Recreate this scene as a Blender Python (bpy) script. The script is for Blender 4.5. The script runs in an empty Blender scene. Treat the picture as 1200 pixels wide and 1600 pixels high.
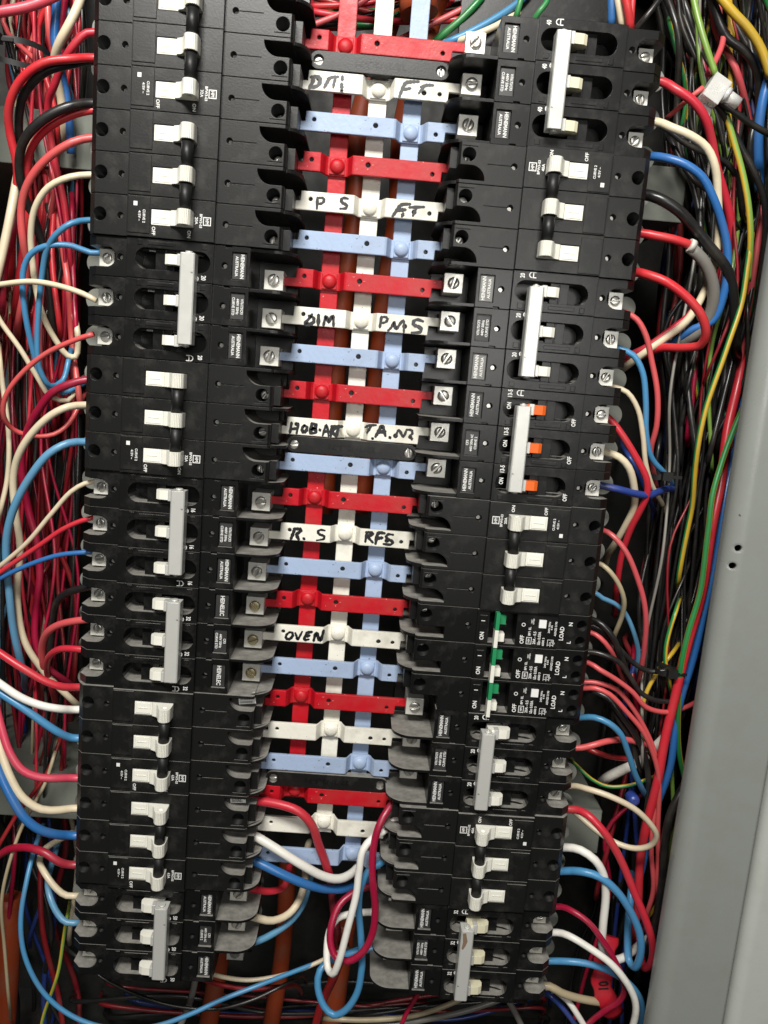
import bpy, bmesh, math, random
from mathutils import Vector, Matrix
random.seed(7)
R = math.radians
scene = bpy.context.scene
COL = scene.collection
# ------------------------------------------------------------------ frame of reference
# Panel millimetres: x to the right, y up, z out of the panel towards the viewer.
OZ = 1.6
def W3(x, y, z):
    return Vector((x/1000., -z/1000., y/1000.+OZ))
CAM = (9.23741, -217.02236, 568.37352)
RX = (0.9965772239, 0.0807789396, 0.0175670066)
RY = (0.0770056704, -0.9844125361, 0.1581204780)
RZ = (0.0300659861, -0.1562265079, -0.9872635488)
FPX = 1250.0
def bp(px, py, z):
    """the place on the plane at height z over the bars that shows at a spot of the photograph"""
    a, b = (px-600)/FPX, (py-800)/FPX
    d = [a*RX[i]+b*RY[i]+RZ[i] for i in range(3)]
    t = (z-CAM[2])/d[2]
    return (CAM[0]+t*d[0], CAM[1]+t*d[1], z)
# ------------------------------------------------------------------ camera
cam_d = bpy.data.cameras.new('camera'); cam = bpy.data.objects.new('camera', cam_d); COL.objects.link(cam)
cam_d.sensor_fit = 'HORIZONTAL'; cam_d.sensor_width = 36; cam_d.lens = 36*FPX/1200.
cam_d.clip_start = .01; cam_d.clip_end = 50
def wdir(v): return Vector((v[0], -v[2], v[1]))
r_, u_, b_ = wdir(RX), -wdir(RY), -wdir(RZ)
m = Matrix((r_, u_, b_)).transposed().to_4x4(); m.translation = W3(*CAM)
cam.matrix_world = m
scene.camera = cam
# ------------------------------------------------------------------ world and lamps
world = bpy.data.worlds.new('World'); scene.world = world; world.use_nodes = True
bg = world.node_tree.nodes['Background']; bg.inputs[0].default_value = (.95, .98, 1, 1); bg.inputs[1].default_value = .022
def area(name, pos, target, sx, sy, watts, col):
    l = bpy.data.lights.new(name, 'AREA'); l.shape = 'RECTANGLE'; l.size = sx; l.size_y = sy; l.energy = watts; l.color = col
    o = bpy.data.objects.new(name, l); COL.objects.link(o)
    p, t = W3(*pos), W3(*target); o.location = p
    o.rotation_euler = (t-p).to_track_quat('-Z', 'Y').to_euler(); return o
area('ceiling_lamp', (-160, 640, 1000), (10, -260, 0), .60, .22, 29, (1, .975, .92))
area('room_lamp', (250, -60, 1500), (0, -320, 0), .4, .3, 5.5, (1, .98, .94))
scene.view_settings.view_transform = 'Standard'; scene.view_settings.look = 'None'
scene.view_settings.exposure = 0; scene.view_settings.gamma = 1
scene.cycles.max_bounces = 6; scene.cycles.use_denoising = True
# ------------------------------------------------------------------ materials
def mat(name, col, rough=.5, metal=0., bev=0., dust=0., bump=0., bscale=400., speck=None, vary=0., trans=0., coat=0., grime=0., spec=.5):
    M = bpy.data.materials.new(name); M.use_nodes = True
    nt = M.node_tree; N = nt.nodes; L = nt.links; P = N['Principled BSDF']
    P.inputs['Roughness'].default_value = rough; P.inputs['Metallic'].default_value = metal
    P.inputs['Specular IOR Level'].default_value = spec
    P.inputs['Coat Weight'].default_value = coat; P.inputs['Coat Roughness'].default_value = .15
    if trans: P.inputs['Transmission Weight'].default_value = trans
    rgb = N.new('ShaderNodeRGB'); rgb.outputs[0].default_value = (*col, 1); out = rgb.outputs[0]
    tc = N.new('ShaderNodeTexCoord'); co = tc.outputs['Object']
    def noise(sc, det=4, ro=.6):
        n = N.new('ShaderNodeTexNoise'); n.inputs['Scale'].default_value = sc; n.inputs['Detail'].default_value = det
        n.inputs['Roughness'].default_value = ro; L.new(co, n.inputs['Vector']); return n.outputs['Fac']
    def ramp(src, a, b, v0=0, v1=1):
        r = N.new('ShaderNodeMapRange'); r.inputs[1].default_value = a; r.inputs[2].default_value = b
        r.inputs[3].default_value = v0; r.inputs[4].default_value = v1; L.new(src, r.inputs[0]); return r.outputs[0]
    def mix(fac, a, b):
        x = N.new('ShaderNodeMix'); x.data_type = 'RGBA'
        L.new(fac, x.inputs[0]); L.new(a, x.inputs[6])
        if isinstance(b, tuple): x.inputs[7].default_value = (*b, 1)
        else: L.new(b, x.inputs[7])
        return x.outputs[2]
    def mul(a, b):
        x = N.new('ShaderNodeMath'); x.operation = 'MULTIPLY'; L.new(a, x.inputs[0])
        if isinstance(b, float): x.inputs[1].default_value = b
        else: L.new(b, x.inputs[1])
        return x.outputs[0]
    if vary:
        oi = N.new('ShaderNodeObjectInfo'); h = N.new('ShaderNodeHueSaturation'); L.new(out, h.inputs['Color'])
        L.new(ramp(oi.outputs['Random'], 0, 1, 1-vary, 1+vary), h.inputs['Value'])
        L.new(ramp(oi.outputs['Random'], 0, 1, .5-vary*.03, .5+vary*.03), h.inputs['Hue']); out = h.outputs[0]
    if grime: out = mix(ramp(noise(38, 6, .65), .48, .72, 0, grime), out, (.16, .13, .09))
    if speck: out = mix(ramp(noise(speck[0], 2, .5), speck[1], speck[1]+.035, 0, .85), out, speck[2])
    if dust:
        g = N.new('ShaderNodeNewGeometry'); s = N.new('ShaderNodeSeparateXYZ'); L.new(g.outputs['Normal'], s.inputs[0])
        up = mul(ramp(s.outputs[2], .35, .8), ramp(noise(150, 5), .25, .65, .45, 1))
        fl = ramp(noise(70, 6, .7), .52, .8, 0, .08)
        mx = N.new('ShaderNodeMath'); mx.operation = 'MAXIMUM'; L.new(mul(up, dust), mx.inputs[0]); L.new(fl, mx.inputs[1])
        out = mix(mx.outputs[0], out, (.27, .26, .235))
        L.new(ramp(mx.outputs[0], 0, .5, rough, min(.9, rough+.35)), P.inputs['Roughness'])
    else:
        L.new(ramp(noise(60, 4), .3, .7, max(.05, rough-.09), min(1, rough+.09)), P.inputs['Roughness'])
    L.new(out, P.inputs['Base Color'])
    nrm = None
    if bev:
        bv = N.new('ShaderNodeBevel'); bv.samples = 3; bv.inputs['Radius'].default_value = bev/1000.; nrm = bv.outputs[0]
    if bump:
        b = N.new('ShaderNodeBump'); b.inputs['Strength'].default_value = bump; b.inputs['Distance'].default_value = .0006
        L.new(noise(bscale, 3), b.inputs['Height'])
        if nrm: L.new(nrm, b.inputs['Normal'])
        nrm = b.outputs[0]
    if nrm: L.new(nrm, P.inputs['Normal'])
    return M
M = {}
M['black'] = mat('black_bakelite', (.0085, .0085, .008), .35, spec=.36, bev=.5, dust=1., bump=.09, bscale=900)
M['gloss'] = mat('black_smooth_plastic', (.006, .006, .006), .30, spec=.35, bev=.5, dust=.95, bump=.04, bscale=500)
M['hole'] = mat('unlit_bore_plastic', (.006, .006, .006), .6, spec=.2)
M['rod'] = mat('black_rod_plastic', (.010, .010, .010), .48, spec=.35)
M['ivory'] = mat('ivory_plastic', (.80, .785, .70), .4, bev=.5, grime=.25)
M['cream'] = mat('aged_cream_plastic', (.68, .64, .46), .4, bev=.5, grime=.3)
M['orange'] = mat('orange_plastic', (.78, .13, .015), .4, bev=.4)
M['green'] = mat('green_plastic', (.015, .23, .085), .4, bev=.3)
M['print'] = mat('white_print', (.75, .75, .72), .6)
M['plate'] = mat('label_plate', (.03, .03, .03), .45, bev=.2, grime=.1)
M['plateg'] = mat('grey_label_plate', (.16, .16, .15), .45, bev=.2, grime=.1)
M['zinc'] = mat('zinc_metal', (.76, .75, .69), .36, .35, bev=.5, bump=.06, bscale=700, grime=.35)
M['screw'] = mat('screw_steel', (.58, .57, .53), .3, .75, bev=.25, grime=.4)
M['brass'] = mat('aged_brass_screw', (.46, .40, .24), .38, .7, bev=.25, grime=.4)
M['alu'] = mat('grey_handle_metal', (.60, .60, .565), .36, .3, bev=.7, bump=.1, bscale=1400, speck=(260, .70, (.18, .16, .14)))
M['disc'] = mat('grey_disc_plastic', (.20, .21, .185), .5, bev=.6, grime=.45)
M['red'] = mat('red_bar_paint', (.47, .005, .014), .42, spec=.35, bev=1.1, bump=.35, bscale=230, speck=(420, .73, (.75, .5, .45)), grime=.18)
M['white'] = mat('white_bar_paint', (.80, .78, .69), .42, spec=.35, bev=1.1, bump=.35, bscale=230, speck=(500, .71, (.12, .1, .08)), grime=.36)
M['blue'] = mat('blue_bar_paint', (.345, .44, .615), .42, spec=.35, bev=1.1, bump=.35, bscale=230, speck=(430, .70, (.10, .12, .16)), grime=.2)
M['ink'] = mat('black_marker_ink', (.012, .012, .014), .4)
M['steel'] = mat('cabinet_grey_paint', (.235, .25, .232), .33, bev=2.5, bump=.09, bscale=260, speck=(180, .755, (.05, .05, .045)), grime=.10)
M['steel2'] = mat('cabinet_door_paint', (.42, .44, .41), .42, bev=2.5, bump=.09, bscale=260, speck=(180, .755, (.05, .05, .045)), grime=.12)
M['rail'] = mat('rail_grey_paint', (.185, .20, .17), .5, bev=1.5, bump=.06, grime=.12)
M['inside'] = mat('cabinet_inside_shade', (.022, .023, .022), .6, grime=.2)  # near-black tone puts the deep interior's shade into the wall colour
M['conduit'] = mat('orange_cable_sheath', (.31, .047, .011), .5, bump=.2, bscale=90, grime=.4)
M['clear'] = mat('clear_plastic', (.95, .95, .92), .22, trans=.5, bev=.4)
M['paper'] = mat('white_sticker', (.78, .78, .75), .5)
M['tape'] = mat('white_tape', (.66, .64, .58), .5, bump=.3, bscale=180, grime=.3)
M['redtape'] = mat('red_tape', (.42, .012, .025), .42, bump=.4, bscale=120, grime=.15)
WC = {'red': (.55, .024, .04), 'coral': (.60, .085, .09), 'crimson': (.33, .006, .035), 'darkred': (.22, .01, .015), 'cream': (.68, .58, .41), 'white': (.78, .76, .70),
      'blue': (.025, .135, .38), 'sky': (.06, .235, .44), 'steelblue': (.10, .27, .43), 'navy': (.02, .045, .22), 'black': (.014, .014, .014), 'grey': (.20, .19, .17),
      'green': (.02, .20, .05), 'yellow': (.52, .34, .03), 'lime': (.19, .33, .06), 'tan': (.40, .33, .21), 'orange': (.5, .1, .02), 'pink': (.62, .06, .10)}
for k_, c_ in WC.items():
    M['w_'+k_] = mat('insulation_'+k_, c_, .40 if k_ != 'black' else .36, vary=.10, bump=.10, bscale=160, grime=.22, coat=.08)
# ------------------------------------------------------------------ mesh builder
class MB:
    def __init__(s): s.v = []; s.f = []; s.m = []; s.sm = []
    def add(s, vs, fs, mi=0, smooth=False):
        o = len(s.v); s.v += [tuple(p) for p in vs]
        for f in fs: s.f.append([i+o for i in f]); s.m.append(mi); s.sm.append(smooth)
        return s
    def box(s, x0, x1, y0, y1, z0, z1, mi=0):
        vs = [(x, y, z) for x in (x0, x1) for y in (y0, y1) for z in (z0, z1)]
        return s.add(vs, [(0, 1, 3, 2), (4, 6, 7, 5), (0, 4, 5, 1), (2, 3, 7, 6), (0, 2, 6, 4), (1, 5, 7, 3)], mi)
    def prism(s, poly, axis, a, b, mi=0, smooth=False):
        """poly: 2D outline; axis 'y': (x,z) outline run along y; 'z': (x,y) outline run along z; 'x': (y,z) along x"""
        ar = sum(poly[i][0]*poly[(i+1) % len(poly)][1]-poly[(i+1) % len(poly)][0]*poly[i][1] for i in range(len(poly)))
        if ar < 0: poly = poly[::-1]
        n = len(poly)
        def P(p, t): return (p[0], t, p[1]) if axis == 'y' else (p[0], p[1], t) if axis == 'z' else (t, p[0], p[1])
        vs = [P(p, a) for p in poly]+[P(p, b) for p in poly]
        lo, hi = list(range(n)), list(range(n, 2*n))
        sides = [(i, (i+1) % n, n+(i+1) % n, n+i) for i in range(n)]
        if axis == 'y': s.add(vs, [lo, hi[::-1]], mi); o = len(s.v)-2*n; [s.f.append([q+o for q in f[::-1]]) or s.m.append(mi) or s.sm.append(smooth) for f in sides]
        else: s.add(vs, [lo[::-1], hi], mi); o = len(s.v)-2*n; [s.f.append([q+o for q in f]) or s.m.append(mi) or s.sm.append(smooth) for f in sides]
        return s
    def cyl(s, c, r, z0, z1, n=20, axis='z', mi=0, r1=None):
        r1 = r if r1 is None else r1
        vs = []
        for rr, t in ((r, z0), (r1, z1)):
            for i in range(n):
                a = 2*math.pi*i/n; p, q = rr*math.cos(a), rr*math.sin(a)
                vs.append((c[0]+p, c[1]+q, t) if axis == 'z' else (c[0]+q, t, c[1]+p) if axis == 'y' else (t, c[0]+p, c[1]+q))
        s.add(vs, [list(range(n))[::-1], list(range(n, 2*n))], mi)
        o = len(s.v)-2*n
        for i in range(n): s.f.append([o+i, o+(i+1) % n, o+n+(i+1) % n, o+n+i]); s.m.append(mi); s.sm.append(True)
        return s
    def lathe(s, c, prof, n=20, mi=0):
        vs = []
        for r, z in prof:
            for i in range(n): a = 2*math.pi*i/n; vs.append((c[0]+r*math.cos(a), c[1]+r*math.sin(a), z))
        fs = [(j*n+i, j*n+(i+1) % n, (j+1)*n+(i+1) % n, (j+1)*n+i) for j in range(len(prof)-1) for i in range(n)]
        s.add(vs, fs, mi, True); k = (len(prof)-1)*n
        s.add(vs[k:], [list(range(n))], mi, True); return s
    def mesh(s, name, mats, off=(0, 0, 0)):
        me = bpy.data.meshes.new(name)
        me.from_pydata([((x-off[0])/1000., -(z-off[2])/1000., (y-off[1])/1000.) for x, y, z in s.v], [], s.f)
        for mm in (mats if isinstance(mats, (list, tuple)) else [mats]): me.materials.append(M[mm] if isinstance(mm, str) else mm)
        me.polygons.foreach_set('material_index', s.m); me.polygons.foreach_set('use_smooth', s.sm); me.update(); return me
def link(name, me, parent=None, loc=None):
    o = bpy.data.objects.new(name, me); COL.objects.link(o)
    if parent: o.parent = parent
    if loc is not None: o.location = loc
    return o
def mesh_fix(me):
    bm = bmesh.new(); bm.from_mesh(me); bmesh.ops.recalc_face_normals(bm, faces=bm.faces); bm.to_mesh(me); bm.free(); me.update(); return me
def carve(body, cutter, name, mats):
    """body minus cutter, as a new mesh"""
    a = link('tmp_body', mesh_fix(body.mesh('tmp_a', mats))); b = link('tmp_cut', mesh_fix(cutter.mesh('tmp_b', mats)))
    md = a.modifiers.new('cut', 'BOOLEAN'); md.operation = 'DIFFERENCE'; md.solver = 'EXACT'; md.object = b; md.use_self = True
    dg = bpy.context.evaluated_depsgraph_get(); me = bpy.data.meshes.new_from_object(a.evaluated_get(dg)); me.name = name
    for o in (a, b):
        d = o.data; bpy.data.objects.remove(o); bpy.data.meshes.remove(d)
    return me
def join_mesh(name, meshes):
    bm = bmesh.new(); mats = []
    for me in meshes:
        n0 = len(bm.faces); bm.from_mesh(me); bm.faces.ensure_lookup_table()
        idx = []
        for mm in me.materials:
            if mm not in mats: mats.append(mm)
            idx.append(mats.index(mm))
        for f in bm.faces[n0:]: f.material_index = idx[f.material_index] if idx else 0
    out = bpy.data.meshes.new(name); bm.to_mesh(out); bm.free()
    for mm in mats: out.materials.append(mm)
    return out
def thing(name, label, cat, pos, turn=False, group=None):
    o = bpy.data.objects.new(name, None); COL.objects.link(o); o.empty_display_size = .01
    o.location = W3(*pos)
    if turn: o.rotation_euler = (0, math.pi, 0)
    return tag(o, label, cat, group)
def tag(o, label, cat, group=None, kind=None):
    o['label'] = label; o['category'] = cat
    if group: o['group'] = group
    if kind: o['kind'] = kind
    return o
def solo(name, mb, mats, label, cat, group=None):
    """a thing that is one mesh, standing at its own middle"""
    n = len(mb.v); c = tuple(sum(p[i] for p in mb.v)/n for i in range(3))
    return tag(link(name, mb.mesh(name, mats, c), None, W3(*c)), label, cat, group)
# text: flat letters cut from the font's outlines, millimetre coordinates
_T = {}
def letters(s, size, sx=1.):
    key = (s, size, sx)
    if key in _T: return _T[key]
    cu = bpy.data.curves.new('t', 'FONT'); cu.body = s; cu.size = size; cu.align_x = 'CENTER'; cu.align_y = 'CENTER'; cu.resolution_u = 2; cu.space_line = .9
    cu.offset = size*.022
    o = bpy.data.objects.new('t', cu); COL.objects.link(o)
    dg = bpy.context.evaluated_depsgraph_get(); me = bpy.data.meshes.new_from_object(o.evaluated_get(dg))
    r = ([(v.co.x*sx, v.co.y) for v in me.vertices], [list(p.vertices) for p in me.polygons])
    bpy.data.objects.remove(o); bpy.data.curves.remove(cu); bpy.data.meshes.remove(me)
    _T[key] = r; return r
def put_text(mb, s, x, y, z, size, rot=90, sx=1., mi=0):
    vs, fs = letters(s, size, sx); c, n = math.cos(R(rot)), math.sin(R(rot))
    mb.add([(x+a*c-b*n, y+a*n+b*c, z) for a, b in vs], fs, mi)
def arc(cx, cy, r, a0, a1, n=8): return [(cx+r*math.cos(R(a0+(a1-a0)*i/n)), cy+r*math.sin(R(a0+(a1-a0)*i/n))) for i in range(n+1)]
def ring(mb, x, y, z, r, w, a0=0, a1=360, n=14):
    for i in range(n):
        p = [R(a0+(a1-a0)*(i+j)/n) for j in (0, 1)]
        mb.add([(x+q*math.cos(t), y+q*math.sin(t), z) for q, t in ((r, p[0]), (r+w, p[0]), (r+w, p[1]), (r, p[1]))], [(0, 1, 2, 3)])
def screw_mesh(name, r, h, ang, m_='screw', cross=False):
    """slotted screw head, its foot at the origin"""
    b = MB().lathe((0, 0), [(r*.72, -3), (r*.72, 0), (r, 0), (r, h*.6), (r*.93, h*.88), (r*.72, h)], 20)
    c = MB(); w = r*.17; n = 2 if cross else 1
    for i in range(n):
        a = R(ang+90*i); dx, dy = math.cos(a), math.sin(a); L = r*(1.3 if not cross else .6)
        pts = [(dx*L-dy*w, dy*L+dx*w), (-dx*L-dy*w, -dy*L+dx*w), (-dx*L+dy*w, -dy*L-dx*w), (dx*L+dy*w, dy*L-dx*w)]
        if i == 0: c.prism(pts, 'z', h*.35, h+1)
    return carve(b, c, name, m_)
SCREWS = [screw_mesh('slotted_screw_head', 3.9, 2.2, a) for a in (47, 10, 75, 128, 60)]
BSCREWS = [screw_mesh('brass_screw_head', 3.9, 2.2, a, 'brass') for a in (140, 20)]
SMALL = [screw_mesh('small_screw_head', 3.2, 1.5, a) for a in (15, 100, 60)]

# ------------------------------------------------------------------ cabinet
cab = thing('switchboard_cabinet', 'grey painted steel cabinet enclosing the breaker panel, its front frame beside the wires', 'cabinet', (0, -700, -120))
def cpart(name, mb, m_): return link(name, mb.mesh(name, m_, (0, -700, -120)), cab)
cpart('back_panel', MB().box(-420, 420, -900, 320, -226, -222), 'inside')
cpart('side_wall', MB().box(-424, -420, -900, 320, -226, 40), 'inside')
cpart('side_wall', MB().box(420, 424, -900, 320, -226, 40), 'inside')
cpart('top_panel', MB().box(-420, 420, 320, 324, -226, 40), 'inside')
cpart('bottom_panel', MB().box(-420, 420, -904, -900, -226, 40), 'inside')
E0 = 253.5
out = [(E0, 41)]+[(E0, 45)]+arc(E0+11, 45, 11, 180, 90, 12)[1:]+[(E0+51, 56), (E0+51, 53), (E0+11, 53)]+arc(E0+11, 45, 8, 90, 180, 8)[1:]+[(E0+3, 41)]
LEAN = lambda mb: [mb.v.__setitem__(i, (p[0]+(p[1]+260)*.008, p[1], p[2])) for i, p in enumerate(mb.v)]
fr = MB().prism(out, 'y', -900, 320); LEAN(fr); fr2 = MB()
for px, py in ((1155, 857), (1147, 885)):
    x, y, z = bp(px, py, 56); fr2.cyl((x, y), 2.3, 50, 60, 16)
frame = link('front_frame', carve(fr, fr2, 'front_frame', 'steel'), cab)
frame.location = (0, 0, .7); frame.location = Vector((0, -.12, .7))
ed = arc(E0+53+8, 53, 8, 180, 90, 8)+[(430, 61), (430, 40), (E0+53, 40)]
de = MB().prism(ed, 'y', -900, 320); LEAN(de); cpart('door_edge', de, 'steel2')
cpart('front_frame', MB().prism([(-x, z) for x, z in out], 'y', -900, 320), 'steel')
cpart('front_frame', MB().box(-236, 250, 230, 290, 44, 47), 'steel')
sx_, sy_, _ = bp(1157, 857, 54)
# rails that carry the chassis
for yc, lab in ((-63, 'upper'), (-568, 'lower')):
    for x0, x1, sd in ((-400, -120, 'left'), (120, 228, 'right')):
        mb = MB().box(x0, x1, yc-19, yc+19, -46, -42).box(x0, x1, yc+17, yc+19, -221, -46).box(x0, x1, yc-19, yc-17, -221, -46)
        solo('mounting_rail', mb, 'rail', '%s grey steel rail behind the wires beside the %s breakers' % (lab, sd), 'rail', 'steel rails behind the breakers')
solo('chassis_pan', MB().box(-172, -52, -688, 60, -41, -29.5), 'gloss', 'black moulded base strip under the left breaker column', 'base strip', 'breaker base strips')
solo('chassis_pan', MB().box(52, 172, -688, 60, -41, -29.5), 'gloss', 'black moulded base strip under the right breaker column', 'base strip', 'breaker base strips')

# ------------------------------------------------------------------ busbars
ORD = ['first', 'second', 'third', 'fourth', 'fifth', 'sixth', 'seventh', 'eighth']
XV = {'red': -23.8, 'white': 0., 'blue': 23.6}
for c, yend in (('red', -533), ('white', -560), ('blue', -583)):
    x = XV[c]; mb = MB().box(x-6, x+6, yend, 120, -8, -2.6)
    solo('riser_bar', mb, c, 'long upright %s painted busbar behind the cross bars' % c, 'busbar', 'upright busbars')
HI, LO, TH = 8., 0., 2.6
def bar_mesh(c):
    xb = XV[c]
    def zt(x):
        d = abs(x-xb)
        t = min(1, max(0, (d-6.6)/4.2)); t = t*t*(3-2*t); return LO+(HI-LO)*t
    xs = [-58, -52, -46.2, -45.8]+[-45+i*1.5 for i in range(61)]+[45.8, 46.2, 52, 58]
    b = MB(); vs = []
    for x in xs:
        lo, hi = -6., 6.
        if x < -46: lo, hi = -6., -.4
        if x > 46: lo, hi = .4, 6.
        z = zt(x)
        vs += [(x, lo, z), (x, hi, z), (x, hi, z-TH), (x, lo, z-TH)]
    n = len(xs); fs = []
    for i in range(n-1):
        a, d = 4*i, 4*i+4
        for j in range(4): fs.append((a+j, d+j, d+(j+1) % 4, a+(j+1) % 4))
    fs += [(0, 1, 2, 3), (4*n-1, 4*n-2, 4*n-3, 4*n-4)]
    b.add(vs, fs, 0, False)
    hx = {'red': (-40.5, -3, 40.), 'white': (-39.5, 30, 40.3), 'blue': (-40.5, 0, 40.)}[c]
    cut = MB()
    for i, x in enumerate(hx): cut.cyl((x, 1.2 if x < -30 else (.8 if abs(x) < 20 else -1.4)), 1.75 if i == 1 else 1.5, -6, 14, 14)
    me = carve(b, cut, 'cross_bar_'+c, c)
    pl = MB()
    for i, x in enumerate(hx): pl.cyl((x, 1.2 if x < -30 else (.8 if abs(x) < 20 else -1.4)), 2.3, 2.2, 4.4, 12)  # added dark discs under the holes paint in their shaded depth
    return join_mesh('cross_bar_'+c, [me, pl.mesh('p', 'plate')])
def bolt_mesh(c):
    b = MB().prism([(-5.2, -5.2), (5.2, -5.2), (5.2, 5.2), (-5.2, 5.2)], 'z', LO-.6, LO+.9)
    b.lathe((0, 0), [(5.0, LO+.6), (4.8, LO+1.5), (4.2, LO+2.5), (2.9, LO+3.3), (1.2, LO+3.6)], 18)
    return b.mesh('bolt', c)
BARM = {c: bar_mesh(c) for c in XV}; BOLT = {c: bolt_mesh(c) for c in XV}
WORDS = {1: 'with DM and FT handwritten', 4: 'with PS and FT handwritten', 7: 'with DIM and PMS handwritten', 10: 'with HOBART and TAN handwritten', 13: 'with RS and RFS handwritten', 16: 'with OVEN handwritten'}
BARS = {}
for k in range(24):
    c = ('red', 'white', 'blue')[k % 3]
    lab = 'white painted cross bar '+WORDS[k] if k in WORDS else '%s %s painted cross bar from the top of the busbar column' % (ORD[k//3], c)
    t = thing('cross_bar', lab, 'busbar', (0, -25*k, 0), group='painted cross bars between the breakers'); BARS[k] = t
    link('bar', BARM[c], t)
    link('bolt', BOLT[c], t, (XV[c]/1000., 0, 0))
# handwriting, one ribbon mesh on each bar
INK = {1: ((400, 0), [[(272, 362), (265, 388), (250, 420)], [(258, 366), (290, 364), (301, 380), (290, 405), (262, 414)], [(320, 414), (332, 392), (348, 368)], [(335, 373), (360, 366), (386, 364)], [(374, 368), (366, 392), (362, 414)], [(405, 362), (404, 380)], [(401, 397), (402, 418)], [(400, 426), (402, 443)],
            [(672, 460), (683, 428), (700, 395), (725, 388), (762, 387)], [(690, 425), (724, 418)], [(763, 442), (778, 422), (792, 408)], [(772, 412), (800, 404), (830, 404)]]),
       4: ((400, 0), [[(285, 982), (288, 930)], [(288, 932), (312, 932), (319, 944), (308, 957), (290, 960)], [(430, 935), (410, 932), (399, 942), (406, 955), (424, 965), (420, 980), (395, 982)], [(640, 1022), (660, 990), (682, 964), (722, 961)], [(665, 990), (700, 987)], [(690, 1005), (684, 1018)], [(718, 976), (788, 974)], [(752, 978), (744, 996), (735, 1016)]]),
       7: ((400, 400), [[(262, 278), (246, 300), (230, 324), (252, 326), (270, 312), (268, 292), (248, 284)], [(293, 280), (291, 332)], [(316, 331), (328, 286), (340, 312), (360, 284), (363, 331)], [(580, 338), (588, 288)], [(588, 290), (608, 290), (616, 302), (606, 314), (588, 318)], [(618, 362), (634, 338), (648, 314), (656, 346), (690, 305), (692, 366)], [(782, 310), (756, 302), (738, 312), (742, 328), (772, 340), (768, 360), (730, 366)]]),
       10: ((400, 400), [[(167, 784), (158, 840)], [(199, 788), (190, 838)], [(163, 815), (196, 811)], [(226, 797), (216, 812), (220, 828), (234, 824), (238, 806), (226, 797)], [(262, 788), (254, 834)], [(260, 790), (282, 794), (276, 808), (258, 812), (280, 818), (276, 832), (254, 834)], [(298, 816), (301, 822)], [(312, 850), (330, 796), (340, 848)], [(318, 828), (340, 824)], [(350, 848), (356, 800)], [(354, 802), (374, 808), (356, 824), (376, 850)], [(362, 804), (404, 803)], [(386, 806), (376, 848)],
             [(512, 806), (530, 798), (562, 796)], [(540, 799), (530, 816), (520, 832)], [(544, 858), (548, 860)], [(560, 850), (574, 826), (592, 800), (606, 846)], [(570, 830), (606, 826)], [(626, 852), (629, 857)], [(653, 850), (670, 820), (690, 850), (706, 817)], [(706, 818), (728, 820), (732, 836), (720, 846)], [(729, 856), (730, 864)]]),
       13: ((400, 800), [[(163, 134), (172, 108), (182, 80)], [(178, 82), (206, 84), (207, 94), (188, 108)], [(188, 108), (200, 134)], [(222, 126), (227, 131)], [(322, 90), (302, 87), (290, 96), (298, 108), (318, 116), (316, 130), (285, 136)], [(512, 143), (520, 97)], [(516, 98), (542, 100), (544, 110), (525, 119), (547, 146)], [(560, 152), (572, 104), (602, 103)], [(567, 127), (592, 124)], [(642, 110), (620, 108), (610, 120), (620, 132), (640, 142), (630, 156), (598, 153)]]),
       16: ((400, 800), [[(157, 566), (142, 580), (142, 596), (158, 598), (172, 582), (168, 568), (155, 567)], [(184, 570), (190, 586), (196, 600), (216, 564)], [(236, 570), (226, 601), (247, 600)], [(236, 569), (262, 565)], [(231, 586), (250, 582)], [(270, 606), (283, 570), (300, 606), (317, 559)]])}
def ribbon(mb, pts, w, z):
    # smooth the stroke then lay a ribbon with a rounded start and end
    q = []
    for i in range(len(pts)-1):
        p0, p1, p2, p3 = (pts[max(0, i-1)], pts[i], pts[i+1], pts[min(len(pts)-1, i+2)])
        for s in range(5):
            t = s/5.; q.append(tuple(.5*((2*p1[j])+(-p0[j]+p2[j])*t+(2*p0[j]-5*p1[j]+4*p2[j]-p3[j])*t*t+(-p0[j]+3*p1[j]-3*p2[j]+p3[j])*t**3) for j in (0, 1)))
    q.append(pts[-1]); n = len(q); vs = []; fs = []
    for i, p in enumerate(q):
        a, b = q[max(0, i-1)], q[min(n-1, i+1)]; dx, dy = b[0]-a[0], b[1]-a[1]; l = math.hypot(dx, dy) or 1
        ww = w*(.62+.38*math.sin(math.pi*min(1, max(.12, (i+1)/(n+1)))))*(1+.18*math.sin(i*1.7+p[0]))
        vs += [(p[0]-dy/l*ww, p[1]+dx/l*ww, z), (p[0]+dy/l*ww, p[1]-dx/l*ww, z)]
    for i in range(n-1): fs.append((2*i+1, 2*i+3, 2*i+2, 2*i))
    mb.add(vs, fs)
    for p in (q[0], q[-1]): mb.add([(p[0]+w*.72*math.cos(R(45*j)), p[1]+w*.72*math.sin(R(45*j)), z+.02) for j in range(8)], [list(range(8))])
for k, (o, strokes) in INK.items():
  for half in (0, 1):
    mb = MB()
    for i, st in enumerate(strokes):
        if (st[0][0] > 450) != bool(half): continue
        pts = []
        for (x, y) in st:
            w = bp(o[0]+x/3., o[1]+y/3., HI); pts.append((w[0], max(-5.2, min(5.6, w[1]+25*k+.5))))
        ribbon(mb, pts, 1.18+.2*math.sin(k+i), HI+.06+.012*(i % 3))
    if mb.v: link('handwriting', mb.mesh('handwriting', 'ink'), BARS[k])
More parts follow.
